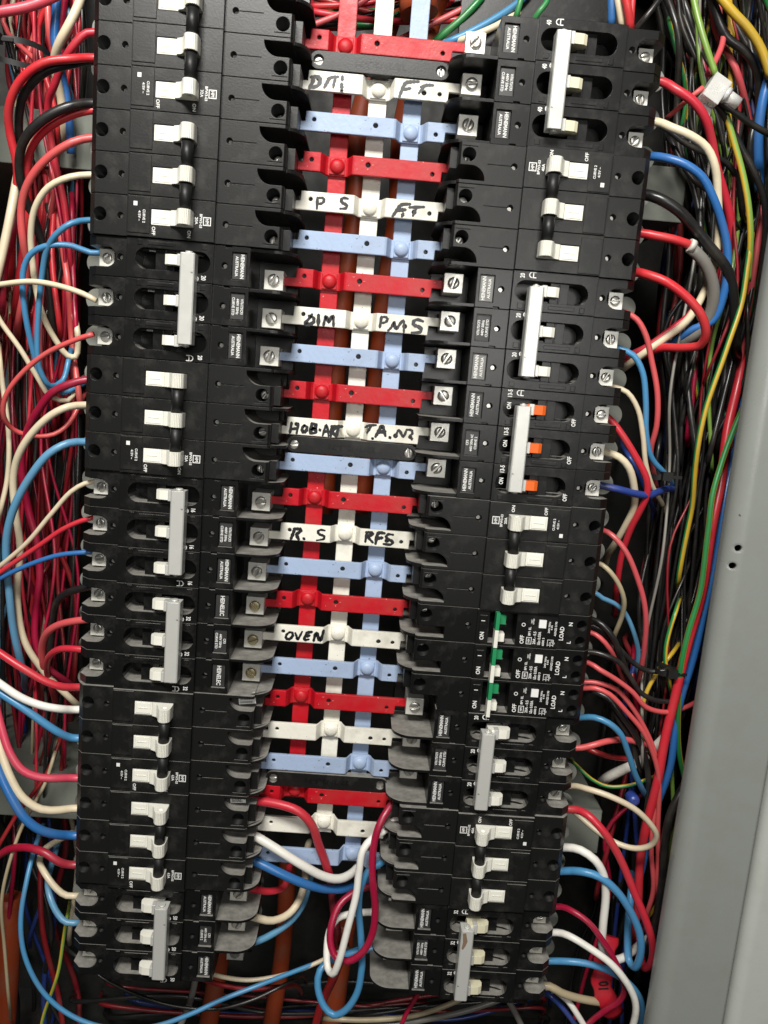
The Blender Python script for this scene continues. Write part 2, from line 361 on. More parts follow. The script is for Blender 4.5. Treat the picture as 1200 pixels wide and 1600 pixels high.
# black link strips screwed between bars
def link_strip(y, which):
    t = thing('insulating_strip', 'black moulded strip with two end screws, %s in the busbar column' % which, 'strip', (0, y, 0), group='black strips between cross bars')
    poly = arc(-40, 0, 5.6, 90, 270, 10)+arc(40, 0, 5.6, -90, 90, 10)
    cut = MB().cyl((-40, 0), 3.4, 4.5, 12, 16).cyl((40, 0), 3.4, 4.5, 12, 16)
    link('strip_body', carve(MB().prism(poly, 'z', 2, 8.6), cut, 'strip_body', 'black'), t)
    for x in (-40, 40): link('screw', SMALL[0 if x < 0 else 1], t, (x/1000., -.0048, 0))
    mb = MB(); put_text(mb, '22/2N2U-71', 0, .3, 8.68, 5.4, 180, 1.25)
    link('raised_lettering', mb.mesh('raised_lettering', 'gloss'), t)
for y, wch in ((-12.5, 'topmost'), (-262.5, 'middle one'), (-512.8, 'lowest')): link_strip(y, wch)

# ------------------------------------------------------------------ breaker pieces (right-hand orientation, u = x outwards from the centre line)
HW = 12.25
def slot_poly(x0, x1, r): return arc(x0+r, 0, r, 90, 270, 10)+arc(x1-r, 0, r, -90, 90, 10)
def barrier(mb, u1, ztop=34.5, zbot=-28):
    prof = [(u1, zbot), (47.5, zbot)]+[(44, -14), (44, 18)]+arc(58, ztop-14, 14, 180, 90, 9)+[(u1, ztop)]
    mb.prism(prof, 'y', -HW, -HW+2.)
# type A: toggle breaker pole
pA = MB().prism([(54, -28), (54, 36.6), (55.4, 38), (95.8, 38), (95.8, 41.5), (150.5, 41.5), (150.5, 38), (172, 38), (176, 33.5), (176, 17), (178.5, 14), (178.5, -28)], 'y', -HW, HW)
cA = MB().cyl((60.5, 5), 4.3, 8, 50, 20, mi=1).cyl((89.5, 0), 2.0, 29, 50, 14, mi=1).cyl((155.6, 0), 2.0, 29, 50, 14, mi=1).cyl((168.6, 0), 4.2, -14, 50, 20, mi=1)
cA.box(72.5, 87.2, -.2, .2, 37.4, 50).box(56, 65.5, 9.8, 10.2, 37.3, 50)
cA.box(108.6, 135.6, -5.1, 5.1, 36, 50)
cA.prism([(40, -10.2), (40, -1.2)]+arc(62.4, -10.2, 9, 90, 0, 10), 'z', -10, 60)
poleA = join_mesh('pole_case', [carve(pA, cA, 'a', ['black', 'hole']),
    (lambda b: (barrier(b, 54.5), b.box(49.3, 54, -1.5, 11.4, -26, 28), b.box(136.2, 149.9, -11.6, 10.2, 41.5, 42), b)[-1])(MB()).mesh('b', 'black')])
rivet = MB().cyl((0, 0), 1.45, -1, .9, 12).mesh('rivet', 'screw')
pt = [(108.9, 37), (135.3, 37), (135.3, 41.3), (123.4, 41.4), (122.8, 43.2), (119.6, 44.6), (118.0, 47.0), (117.2, 50.2)]+arc(112.9, 49.4, 4.2, 15, 175, 10)+[(108.6, 43.4), (108.9, 41.4)]
tgA = carve(MB().prism(pt, 'y', -4.6, 4.6), MB().cyl((112.9, 49.4), 1.7, -9, 9, 12, 'y'), 'toggle', 'ivory')
tileA = MB().box(124.6, 134.2, -3.7, 3.7, 41.3, 41.55).box(126, 132.8, -.25, .25, 41.55, 41.75).mesh('x', 'ivory')
ribsA = MB()
for i in range(6):
    a = R(60+i*14); ribsA.box(112.9+4.2*math.cos(a)-.22, 112.9+4.2*math.cos(a)+.22, -4.5, 4.5, 49.4+4.2*math.sin(a)-.3, 49.4+4.2*math.sin(a)+.28)
toggleA = join_mesh('toggle', [tgA, tileA, ribsA.mesh('r', 'ivory')])
tieA = MB().cyl((112.9, 48.6), 3.7, 4.5, 20.5, 18, 'y').cyl((112.9, 48.6), 3.7, -20.5, -4.5, 18, 'y').mesh('tie_bar', 'rod')
discM = MB().cyl((183.8, 0), 7.8, -9.5, -7, 26).box(174, 186, -3, 3, -9.3, -7.3).mesh('terminal_disc', 'disc')
def print_A(amp):
    mb = MB(); z = 41.62
    for (x0, x1, y0, y1) in ((98, 98.5, -2.6, 2.6), (102.4, 102.9, -2.6, 2.6), (98.5, 102.4, 2.1, 2.6), (98.5, 102.4, -2.6, -2.1)): mb.add([(x0, y0, z), (x1, y0, z), (x1, y1, z), (x0, y1, z)], [(0, 1, 2, 3)])
    put_text(mb, 'HM', 100.5, 0, z, 3.0, 90, .8)
    put_text(mb, 'BPW3-03', 104.4, 0, z, 2.3, 90, .95); put_text(mb, amp, 107.2, 0, z, 2.6)
    put_text(mb, 'ON', 111.5, 8.6, z, 3.0); put_text(mb, 'OFF', 133.6, 8.4, z+.5, 3.0)
    put_text(mb, 'CURVE 2', 139.8, 0, z+.5, 2.2, 90, .95); put_text(mb, '415V ~', 142.6, 0, z+.5, 2.1)
    mb.add([(144, -8.6, z+.5), (146.4, -8.6, z+.5), (146.4, -6, z+.5), (144, -6, z+.5)], [(0, 1, 2, 3)])
    return mb.mesh('printed_marks', 'print')
def breaker_A(k0, turn, label, amp):
    """three-pole toggle breaker whose top pole is row k0"""
    t = thing('toggle_breaker', label, 'circuit breaker', (0, -25*(k0+1), 0), turn, 'black toggle breakers')
    for j in (1, 0, -1):
        p = link('pole_case', poleA, t, (0, 0, j*.025)); link('rivet', rivet, p, (.0895, -.0325, 0)); link('rivet', rivet, p, (.1556, -.0325, 0))
        link('terminal_screw', SMALL[(k0+j) % 3], p, (.0605, -.019, .005))
        link('terminal_disc', discM, t, (0, 0, j*.025))
        link('toggle', toggleA, t, (0, 0, j*.025))
    link('tie_bar', tieA, t)
    link('printed_marks', print_A(amp), t, (0, 0, .025))
    return t
# type B: lever breaker with a metal handle bar
pB = MB().prism([(73, -28), (73, 37), (95.8, 37), (95.8, 40), (150.5, 40), (150.5, 36), (171, 36), (177, 30), (177, -28)], 'y', -HW, HW)
cB = MB().cyl((89.2, 0), 2.0, 28, 50, 14, mi=1).cyl((155.6, 0), 2.0, 27, 50, 14, mi=1)
cB.prism(slot_poly(97.6, 145, 6.6), 'z', 22, 60)
cB.box(75, 84.6, -8.8, 8.4, 35, 50)
cB.box(84.9, 89, -13, -11.2, 34, 50)
cB.prism(arc(165, .3, 6.6, 90, 270, 10)+[(190, -6.3), (190, 6.9)], 'z', 2, 60)
def extraB():
    b = MB(); barrier(b, 74); b.box(46, 73, -HW+2, HW, -28, -9)
    b.box(121, 133, -6.5, 6.5, 20, 36.4).box(126.4, 127.2, -6.5, 6.5, 36.4, 37)
    b.box(120, 137, -10.6, -8.4, 40, 40.35).box(100, 103.4, -11.2, -8, 40, 40.35).box(140.5, 143.5, -11.4, -8, 40, 40.35)
    # sloped floor of the slot
    b.prism([(99, 22.5), (142.6, 22.5), (142.6, 36), (138, 33.5), (131, 32), (121, 34), (112, 33), (104, 30), (99, 36)], 'y', -6.5, -5.0)
    return b.mesh('x', 'gloss')
poleB = join_mesh('pole_case', [carve(pB, cB, 'pB', ['gloss', 'hole']), extraB()])
clampIn = MB().box(53.7, 66.3, -2.3, 10.3, -6, 15).mesh('inner_clamp', 'zinc')
clampOut = MB().box(162.5, 172, -5.4, 5.6, 4, 26).mesh('outer_clamp', 'zinc')
def togB(m_):
    pr = [(110, 34), (119, 32), (124.4, 35.5), (126, 39.5), (125.4, 43.0), (123, 44.6), (114, 45.2), (110, 44)]
    return MB().prism(pr, 'y', -3.1, 3.1).mesh('lever', m_)
TOGB = {m_: togB(m_) for m_ in ('cream', 'ivory', 'orange')}
def handle_mesh():
    b = MB().prism([(105.2, 40.5), (114.4, 40.5), (114.4, 49.6), (113.6, 50.4), (106, 50.4), (105.2, 49.6)], 'y', -29.2, 26.8)
    for j in (-25, 0, 25): b.box(114.0, 117.2, j-3.6, j+3.6, 40.5, 45.6)
    b.cyl((109.8, 46), 2.3, 26.8, 28.1, 14, 'y').cyl((109.8, 46), 2.3, -30.5, -29.2, 14, 'y').cyl((109.8, 46), 1.1, 28.1, 28.7, 10, 'y')
    return b.mesh('handle_bar', 'alu')
HANDLE = handle_mesh()
LABELS = {'std': (('HEINEMANN', 'AUSTRALIA'), ('V/76173/CF3', '440V 50Hz', 'CURVE STD'), ('HEINEMANN', 'AUSTRALIA')),
          'cf3': (('HEINEMANN', 'AUSTRALIA'), ('CF3', '440V 50Hz AC', 'CURVE 2'), ('HEINEMANN', 'AUSTRALIA')),
          'hel': (('HEINELEC',), ('CF3', '440V 50Hz', 'CURVE STD'), ('HEINELEC',))}
def plate_text(lines, flip):
    mb = MB(); n = len(lines); r = -90 if flip else 90
    for i, s in enumerate(lines):
        off = (i-(n-1)/2.)*(3.5 if n < 3 else 2.75); size = 4.0 if n == 1 else (3.3 if n == 2 and i == 0 else 2.6 if n == 2 else 2.35)
        put_text(mb, s, 79.8+(off if not flip else -off), -.2, 35.85, size, r, (.8 if size > 3 else .93) if len(s) < 10 else .78)
    return mb.mesh('printed_marks', 'print')
PT = {}
def plate_text_c(l, f):
    if (l, f) not in PT: PT[(l, f)] = plate_text(l, f)
    return PT[(l, f)]
PLATE = {m_: MB().box(75.6, 84, -8.2, 7.8, 35, 35.7).mesh('label_plate', m_) for m_ in ('plate', 'plateg')}
def print_B(rate, onoff):
    mb = MB()
    for j in (1, 0, -1):
        v = 25*j+9.6
        put_text(mb, rate, 101.6, v-.3, 40.1, 4.1, 90, .72)
        if onoff: put_text(mb, 'ON', 101.6, v-8.2, 40.1, 3.8, 90, .75); put_text(mb, 'OFF', 145.4, 25*j-6.5, 40.1, 3.9, 90, .75)
        if not onoff or j == 1:
            x = 107.6 if j == 1 else 106.3; v2 = v+.5
            if j < 1: ring(mb, x, v2, 40.1, 1.25, .6, 0, 360, 14)
            else:
                ring(mb, x, v2, 40.1, 1.35, .6, 75, 285, 12)
                mb.box(x, x+2.8, v2-1.95, v2-1.35, 40.08, 40.1); mb.box(x, x+2.8, v2+1.35, v2+1.95, 40.08, 40.1); mb.box(x+.6, x+1.2, v2-1.35, v2+1.35, 40.08, 40.1)
    return mb.mesh('printed_marks', 'print')
def breaker_B(k0, turn, label, rate, lev='cream', style='std', onoff=False, plates='plate', flip=False, screws=SCREWS, outer=True):
    t = thing('lever_breaker', label, 'circuit breaker', (0, -25*(k0+1), 0), turn, 'black breakers with silver handle bars')
    for i, j in enumerate((1, 0, -1)):
        lo = (0, 0, j*.025)
        p = link('pole_case', poleB, t, lo); link('rivet', rivet, p, (.0892, -.0315, 0)); link('rivet', rivet, p, (.1556, -.0305, 0))
        c = link('inner_clamp', clampIn, t, lo); link('screw', screws[(k0*2+i) % len(screws)], c, (.060, -.015, .004))
        if outer:
            c = link('outer_clamp', clampOut, t, lo); link('screw', SMALL[(k0+i) % 3], c, (.1668, -.026, .0002))
        link('terminal_disc', discM, t, lo)
        link('lever', TOGB[lev], t, lo)
        lp = link('label_plate', PLATE[plates if i != 1 else 'plate'], t, lo); link('printed_marks', plate_text_c(LABELS[style][i], flip), lp)
    link('handle_bar', HANDLE, t)
    link('printed_marks', print_B(rate, onoff), t)
    return t
# type C: single-pole residual current breaker
pC = MB().prism([(54, -28), (54, 36.6), (55.4, 38), (95.2, 38), (95.2, 39.4), (151.5, 39.4), (151.5, 38), (172, 38), (176, 33.5), (176, 17), (178.5, 14), (178.5, -28)], 'y', -HW, HW)
cC = MB().cyl((60, 5.2), 4.3, 8, 50, 20, mi=1).cyl((89.5, 0), 2.0, 29, 50, 14, mi=1).cyl((168.2, 5.4), 3.7, -14, 50, 18, mi=1).cyl((168.2, -6.3), 3.7, -14, 50, 18, mi=1)
cC.box(40, 73.5, -10.2, -2.4, -10, 60).box(103.6, 122.6, -10.8, 10.8, 28, 60).box(137.6, 143.2, 2.0, 8.2, 36, 60)
poleC = join_mesh('pole_case', [carve(pC, cC, 'pC', ['gloss', 'hole']),
    (lambda b: (barrier(b, 54.5), b.box(49.3, 54, -1.5, 11.4, -26, 28), b.box(97, 102, -11, 8.2, 39.4, 39.8), b)[-1])(MB()).mesh('b', 'gloss')])
cC.box(40, 73.5, -14, -9, -10, 60)
poleC2 = join_mesh('pole_case', [carve(pC, cC, 'pC', ['gloss', 'hole']), MB().box(49.3, 54, -1.5, 11.4, -26, 28).box(97, 102, -11, 8.2, 39.4, 39.8).mesh('b', 'gloss')])
flagG = MB().box(106.9, 109.5, .2, 12.2, 40, 46.5).box(109.5, 114.6, 3.2, 9.4, 33, 41.2).mesh('green_flag', 'green')
flagW = MB().box(106.9, 109.5, -12.2, .2, 40, 46.5).box(109.5, 114.6, -9.2, -3.4, 33, 41.2).mesh('white_flag', 'ivory')
barrC = MB().box(109.8, 116, -11, -9.6, 30, 38.6).box(109.8, 116, .6, 2.6, 30, 38.6).mesh('cam', 'gloss')
btnC = MB().box(137.9, 142.9, 2.3, 7.9, 34, 40.2).mesh('test_button', 'paper')
def print_C():
    mb = MB(); z = 39.5
    put_text(mb, 'I', 99.4, 4.4, z+.4, 3.6); put_text(mb, 'ON', 99.4, -6.3, z+.4, 4.0, 90, .9)
    ring(mb, 127.4, 3.6, z, .9, .45); put_text(mb, 'OFF', 127.4, -7.0, z, 3.9, 90, .9)
    for (x0, x1, y0, y1) in ((130.2, 130.6, -10, -5), (133.6, 134, -10, -5), (130.6, 133.6, -5.4, -5), (130.6, 133.6, -10, -9.6)): mb.add([(x0, y0, z), (x1, y0, z), (x1, y1, z), (x0, y1, z)], [(0, 1, 2, 3)])
    put_text(mb, 'HM', 132.1, -7.5, z, 2.2, 90, .85); put_text(mb, 'BP1 EL', 132.1, -.8, z, 2.2); put_text(mb, 'TEST\nOFTEN', 133.6, 6.3, z, 1.3)
    put_text(mb, '20A - 0.5', 135.9, -5.2, z, 2.7, 90, .9); put_text(mb, 'I\u0394n 0.03A', 139.2, -5.4, z, 2.7, 90, .85); put_text(mb, '6000 3', 142.2, -7.6, z, 2.1)
    put_text(mb, '240V 50Hz\n6 kA', 146.2, 2.9, z, 1.8); put_text(mb, 'AS/NZS 3190', 149.9, 2.2, z, 2.0, 90, .92)
    for i in range(3): ring(mb, 147+i*1.2, -8.2+1.1*(i % 2), z, .5, .25, 0, 360, 8)
    for (x0, x1, y0, y1) in ((145, 145.3, -10.5, -5.8), (149, 149.3, -10.5, -5.8), (145.3, 149, -6.1, -5.8), (145.3, 149, -9.8, -9.5), (147, 147.3, -10.8, -8.6)): mb.add([(x0, y0, z), (x1, y0, z), (x1, y1, z), (x0, y1, z)], [(0, 1, 2, 3)])
    put_text(mb, 'LOAD', 154.8, -1.2, 38.1, 4.1, 90, .9); put_text(mb, 'N', 160.4, 5.9, 38.1, 3.7); put_text(mb, 'L', 160.4, -7.2, 38.1, 3.7)
    return mb.mesh('printed_marks', 'print')
PC = print_C()
def breaker_C(k, label):
    t = thing('residual_current_breaker', label, 'circuit breaker', (0, -25*k, 0), False, 'single breakers with green and white flags')
    p = link('pole_case', poleC if k < 17 else poleC2, t); link('rivet', rivet, p, (.0895, -.0325, 0)); link('terminal_screw', SMALL[k % 3], p, (.060, -.019, .0052))
    link('terminal_disc', discM, t); link('green_flag', flagG, t); link('white_flag', flagW, t); link('cam', barrC, t); link('test_button', btnC, t)
    link('printed_marks', PC, t)
    return t
# ------------------------------------------------------------------ the two breaker columns
LEFT = {}
breaker_A(0, True, 'toggle breaker marked 32A at the top of the left column', '32A')
breaker_A(3, True, 'toggle breaker marked 20A, second from the top of the left column', '20A')
breaker_B(6, True, 'breaker with silver handle bar marked 20, upper of left column, beside the DIM bar', '20', 'ivory')
breaker_A(9, True, 'toggle breaker marked 32A midway down the left column beside the HOBART bar', '32A')
breaker_B(12, True, 'breaker with silver handle bar marked 16 in the left column', '16', 'ivory')
breaker_B(15, True, 'breaker with silver handle bar marked 32 and HEINELEC plates, left column', '32', 'ivory', 'hel', screws=BSCREWS)
L7 = breaker_A(18, True, 'toggle breaker marked 63A below the HEINELEC breaker, left column', '63A')
L8 = breaker_A(21, True, 'lowest toggle breaker of the left column, above the 50 amp breaker', '63A')
breaker_B(24, True, 'breaker with silver handle bar marked 50 at the foot of the left column', '50', 'ivory', 'cf3')
breaker_B(0, False, 'breaker with silver handle bar marked 40 at the top of the right column', '40', 'cream', flip=True, plates='plate')
breaker_A(3, False, 'topmost toggle breaker of the right column, marked 40A, below the 40 handle bar', '40A')
breaker_B(6, False, 'breaker with silver handle bar marked 20 in the right column beside PMS', '20', 'ivory', plates='plateg')
breaker_B(9, False, 'breaker with three orange levers and silver handle bar, right column', '13-5', 'orange', 'cf3', onoff=True)
breaker_A(12, False, 'toggle breaker marked 20A above the green and white flagged breakers', '20A')
for k, s in ((15, 'topmost'), (16, 'middle'), (17, 'lowest')):
    breaker_C(k, '%s of the three single breakers with green and white flags and LOAD print' % s)
breaker_B(18, False, 'dusty breaker with silver handle bar marked 20 below the flagged breakers', '20', 'ivory')
breaker_A(21, False, 'lowest toggle breaker of the right column, marked 40A', '40A')
R9 = breaker_B(24, False, 'breaker with chipped silver handle bar marked 32 at the foot of the right column', '32', 'cream', plates='plate')
ch = MB().add([(106.2, 25, 50.46), (108.6, 25.5, 50.46), (109.4, 22, 50.46), (110.2, 19, 50.46), (109.2, 15.5, 50.46), (107.4, 12, 50.46), (106.4, 13, 50.46), (106.9, 18, 50.46)], [list(range(8))])
M['rust'] = mat('brown_worn_metal', (.20, .13, .085), .6, grime=.4)
link('worn_patch', ch.mesh('worn_patch', 'rust'), R9)
# barcode stickers
def sticker(t, k, px, py, z, w, h, ang, yc):
    x, y, _ = bp(px, py, z); c, n = math.cos(R(ang)), math.sin(R(ang)); mb = MB()
    def q(a, b, zz, mi):
        mb.add([(-(x+p*c-r*n), -(y+p*n+r*c-yc), zz) for p, r in a], [b], mi)
    q([(-w/2, -h/2), (w/2, -h/2), (w/2, h/2), (-w/2, h/2)], (0, 1, 2, 3), z, 0)
    random.seed(k); a = -w*.42
    while a < w*.2:
        b = random.uniform(.2, .6); q([(a, -h*.15), (a+b, -h*.15), (a+b, h*.36), (a, h*.36)], (0, 1, 2, 3), z+.05, 1); a += b+random.uniform(.2, .5)
    for i in range(3): q([(-w*.42, -h*.40+i*.5), (w*.3, -h*.40+i*.5), (w*.3, -h*.40+i*.5+.25), (-w*.42, -h*.40+i*.5+.25)], (0, 1, 2, 3), z+.05, 1)
    o = link('barcode_sticker', mb.mesh('barcode_sticker', ['paper', 'ink']), t)
    base = link('sticker_backing', MB().box(-x-w/2+1, -x+w/2-1, -(y-yc)-h/2+1, -(y-yc)+h/2-1, 20, z-.1).mesh('sticker_backing', 'black'), t)
sticker(L7, 18, 386, 1091, 30, 12, 8.5, 8, -475)
sticker(L8, 21, 372, 1249, 30, 11, 5.5, 4, -550)

# ------------------------------------------------------------------ wires
def spline(pts, step=4.):
    n = len(pts); out = []
    for i in range(n-1):
        p0, p1, p2, p3 = (pts[max(0, i-1)], pts[i], pts[i+1], pts[min(n-1, i+2)])
        L = math.dist(p1, p2); k = max(2, min(14, int(L/step)))
        # centripetal-ish tangents keep the bends round
        d0, d1, d2 = max(.01, math.dist(p0, p1))**.5, max(.01, L)**.5, max(.01, math.dist(p2, p3))**.5
        def tan(a, b, c, da, db): return [(b[j]-a[j])/da-(c[j]-a[j])/(da+db)+(c[j]-b[j])/db for j in range(3)]
        m1 = [x*d1 for x in tan(p0, p1, p2, d0, d1)] if i > 0 else [p2[j]-p1[j] for j in range(3)]
        m2 = [x*d1 for x in tan(p1, p2, p3, d1, d2)] if i < n-2 else [p2[j]-p1[j] for j in range(3)]
        for s in range(k):
            t = s/k; t2, t3 = t*t, t**3
            out.append([(2*t3-3*t2+1)*p1[j]+(t3-2*t2+t)*m1[j]+(-2*t3+3*t2)*p2[j]+(t3-t2)*m2[j] for j in range(3)])
    out.append(list(pts[-1])); return out
def tube(mb, path, r, ns=10, stripe=None, caps=True):
    n = len(path); P = [Vector(p) for p in path]; up = None; o = len(mb.v); vs = []
    tw = random.uniform(0, 6)
    for i in range(n):
        t = (P[min(n-1, i+1)]-P[max(0, i-1)]).normalized()
        if up is None: up = t.orthogonal().normalized()
        else:
            up = up-t*up.dot(t); up = up.normalized() if up.length > 1e-6 else t.orthogonal().normalized()
        b = t.cross(up)
        for j in range(ns):
            a = 2*math.pi*j/ns; vs.append(P[i]+(up*math.cos(a)+b*math.sin(a))*r)
    mb.v += [tuple(v) for v in vs]
    for i in range(n-1):
        for j in range(ns):
            mb.f.append([o+i*ns+j, o+i*ns+(j+1) % ns, o+(i+1)*ns+(j+1) % ns, o+(i+1)*ns+j]); mb.sm.append(True)
            mi = 0
            if stripe is not None:
                ph = (j/ns+tw) % 1
                mi = 1 if ph < .3 else 0
            mb.m.append(mi)
    if caps:
        mb.f.append([o+j for j in range(ns)][::-1]); mb.m.append(0); mb.sm.append(False)
        mb.f.append([o+(n-1)*ns+j for j in range(ns)]); mb.m.append(0); mb.sm.append(False)
THICK = lambda r: 'thin' if r < 2.1 else ('thick' if r >= 3.2 else 'medium')
CN = {'coral': 'light red', 'crimson': 'crimson', 'darkred': 'dark red', 'sky': 'bright blue', 'steelblue': 'dull blue', 'navy': 'navy blue', 'lime': 'green and yellow', 'yellow': 'yellow and green'}
SEEN_LABEL = {}
def wire(c, r, pts, where, group, enter=0, cat='wire', name='wire'):
    if enter: pts = [(pts[0][0]+enter, pts[0][1]+abs(enter)*.02, pts[0][2]-2)]+list(pts)
    if pts[-1][2] < 10 and -20 < pts[-1][0] < 1200 and -10 < pts[-1][1] < 1600 and not any(q in where for q in ('connector', 'stub', 'upright')):
        (xa, ya, za), (xb, yb, zb) = pts[-2], pts[-1]; l = math.hypot(xb-xa, yb-ya) or 1
        dx, dy = (xb-xa)/l, (yb-ya)/l; pts = list(pts)+[(xb+dx*22, yb+dy*22, zb-26), (xb+dx*30, yb+dy*30+8, zb-80), (xb+dx*30, yb+dy*30+14, -200)]
    if not enter and pts[0][2] <= 2 and -20 < pts[0][0] < 1200 and -10 < pts[0][1] < 1600 and not any(q in where for q in ('connector', 'stub', 'upright')):
        (xa, ya, za), (xb, yb, zb) = pts[1], pts[0]; l = math.hypot(xb-xa, yb-ya) or 1
        dx, dy = (xb-xa)/l, (yb-ya)/l; pts = [(xb+dx*26, yb+dy*26-6, -200), (xb+dx*26, yb+dy*26, zb-70), (xb+dx*18, yb+dy*18, zb-22)]+list(pts)
    th = r; r = r*.82
    P3 = [bp(x, y, z) for x, y, z in pts]
    path = spline(P3); mb = MB(); st = c in ('yellow', 'lime')
    # hand-bent wire is never perfectly smooth
    ph = random.uniform(0, 6); q = []
    for i, p in enumerate(path):
        a = .22*r; q.append([p[0]+a*math.sin(i*.31+ph), p[1]+a*math.sin(i*.23+2*ph), p[2]+a*math.sin(i*.27+3*ph)])
    tube(mb, q, r, 10, 1 if st else None)
    ms = ['w_'+c] if not st else (['w_yellow', 'w_green'] if c == 'yellow' else ['w_lime', 'w_yellow'])
    lab = '%s %s wire %s' % (THICK(th), CN.get(c, c), where)
    return solo(name, mb, ms, lab, cat, group)
GL, GR, GC = 'wires at the outer ends of the left breakers', 'wires at the outer ends of the right breakers', 'wires under the busbars'
e = 22
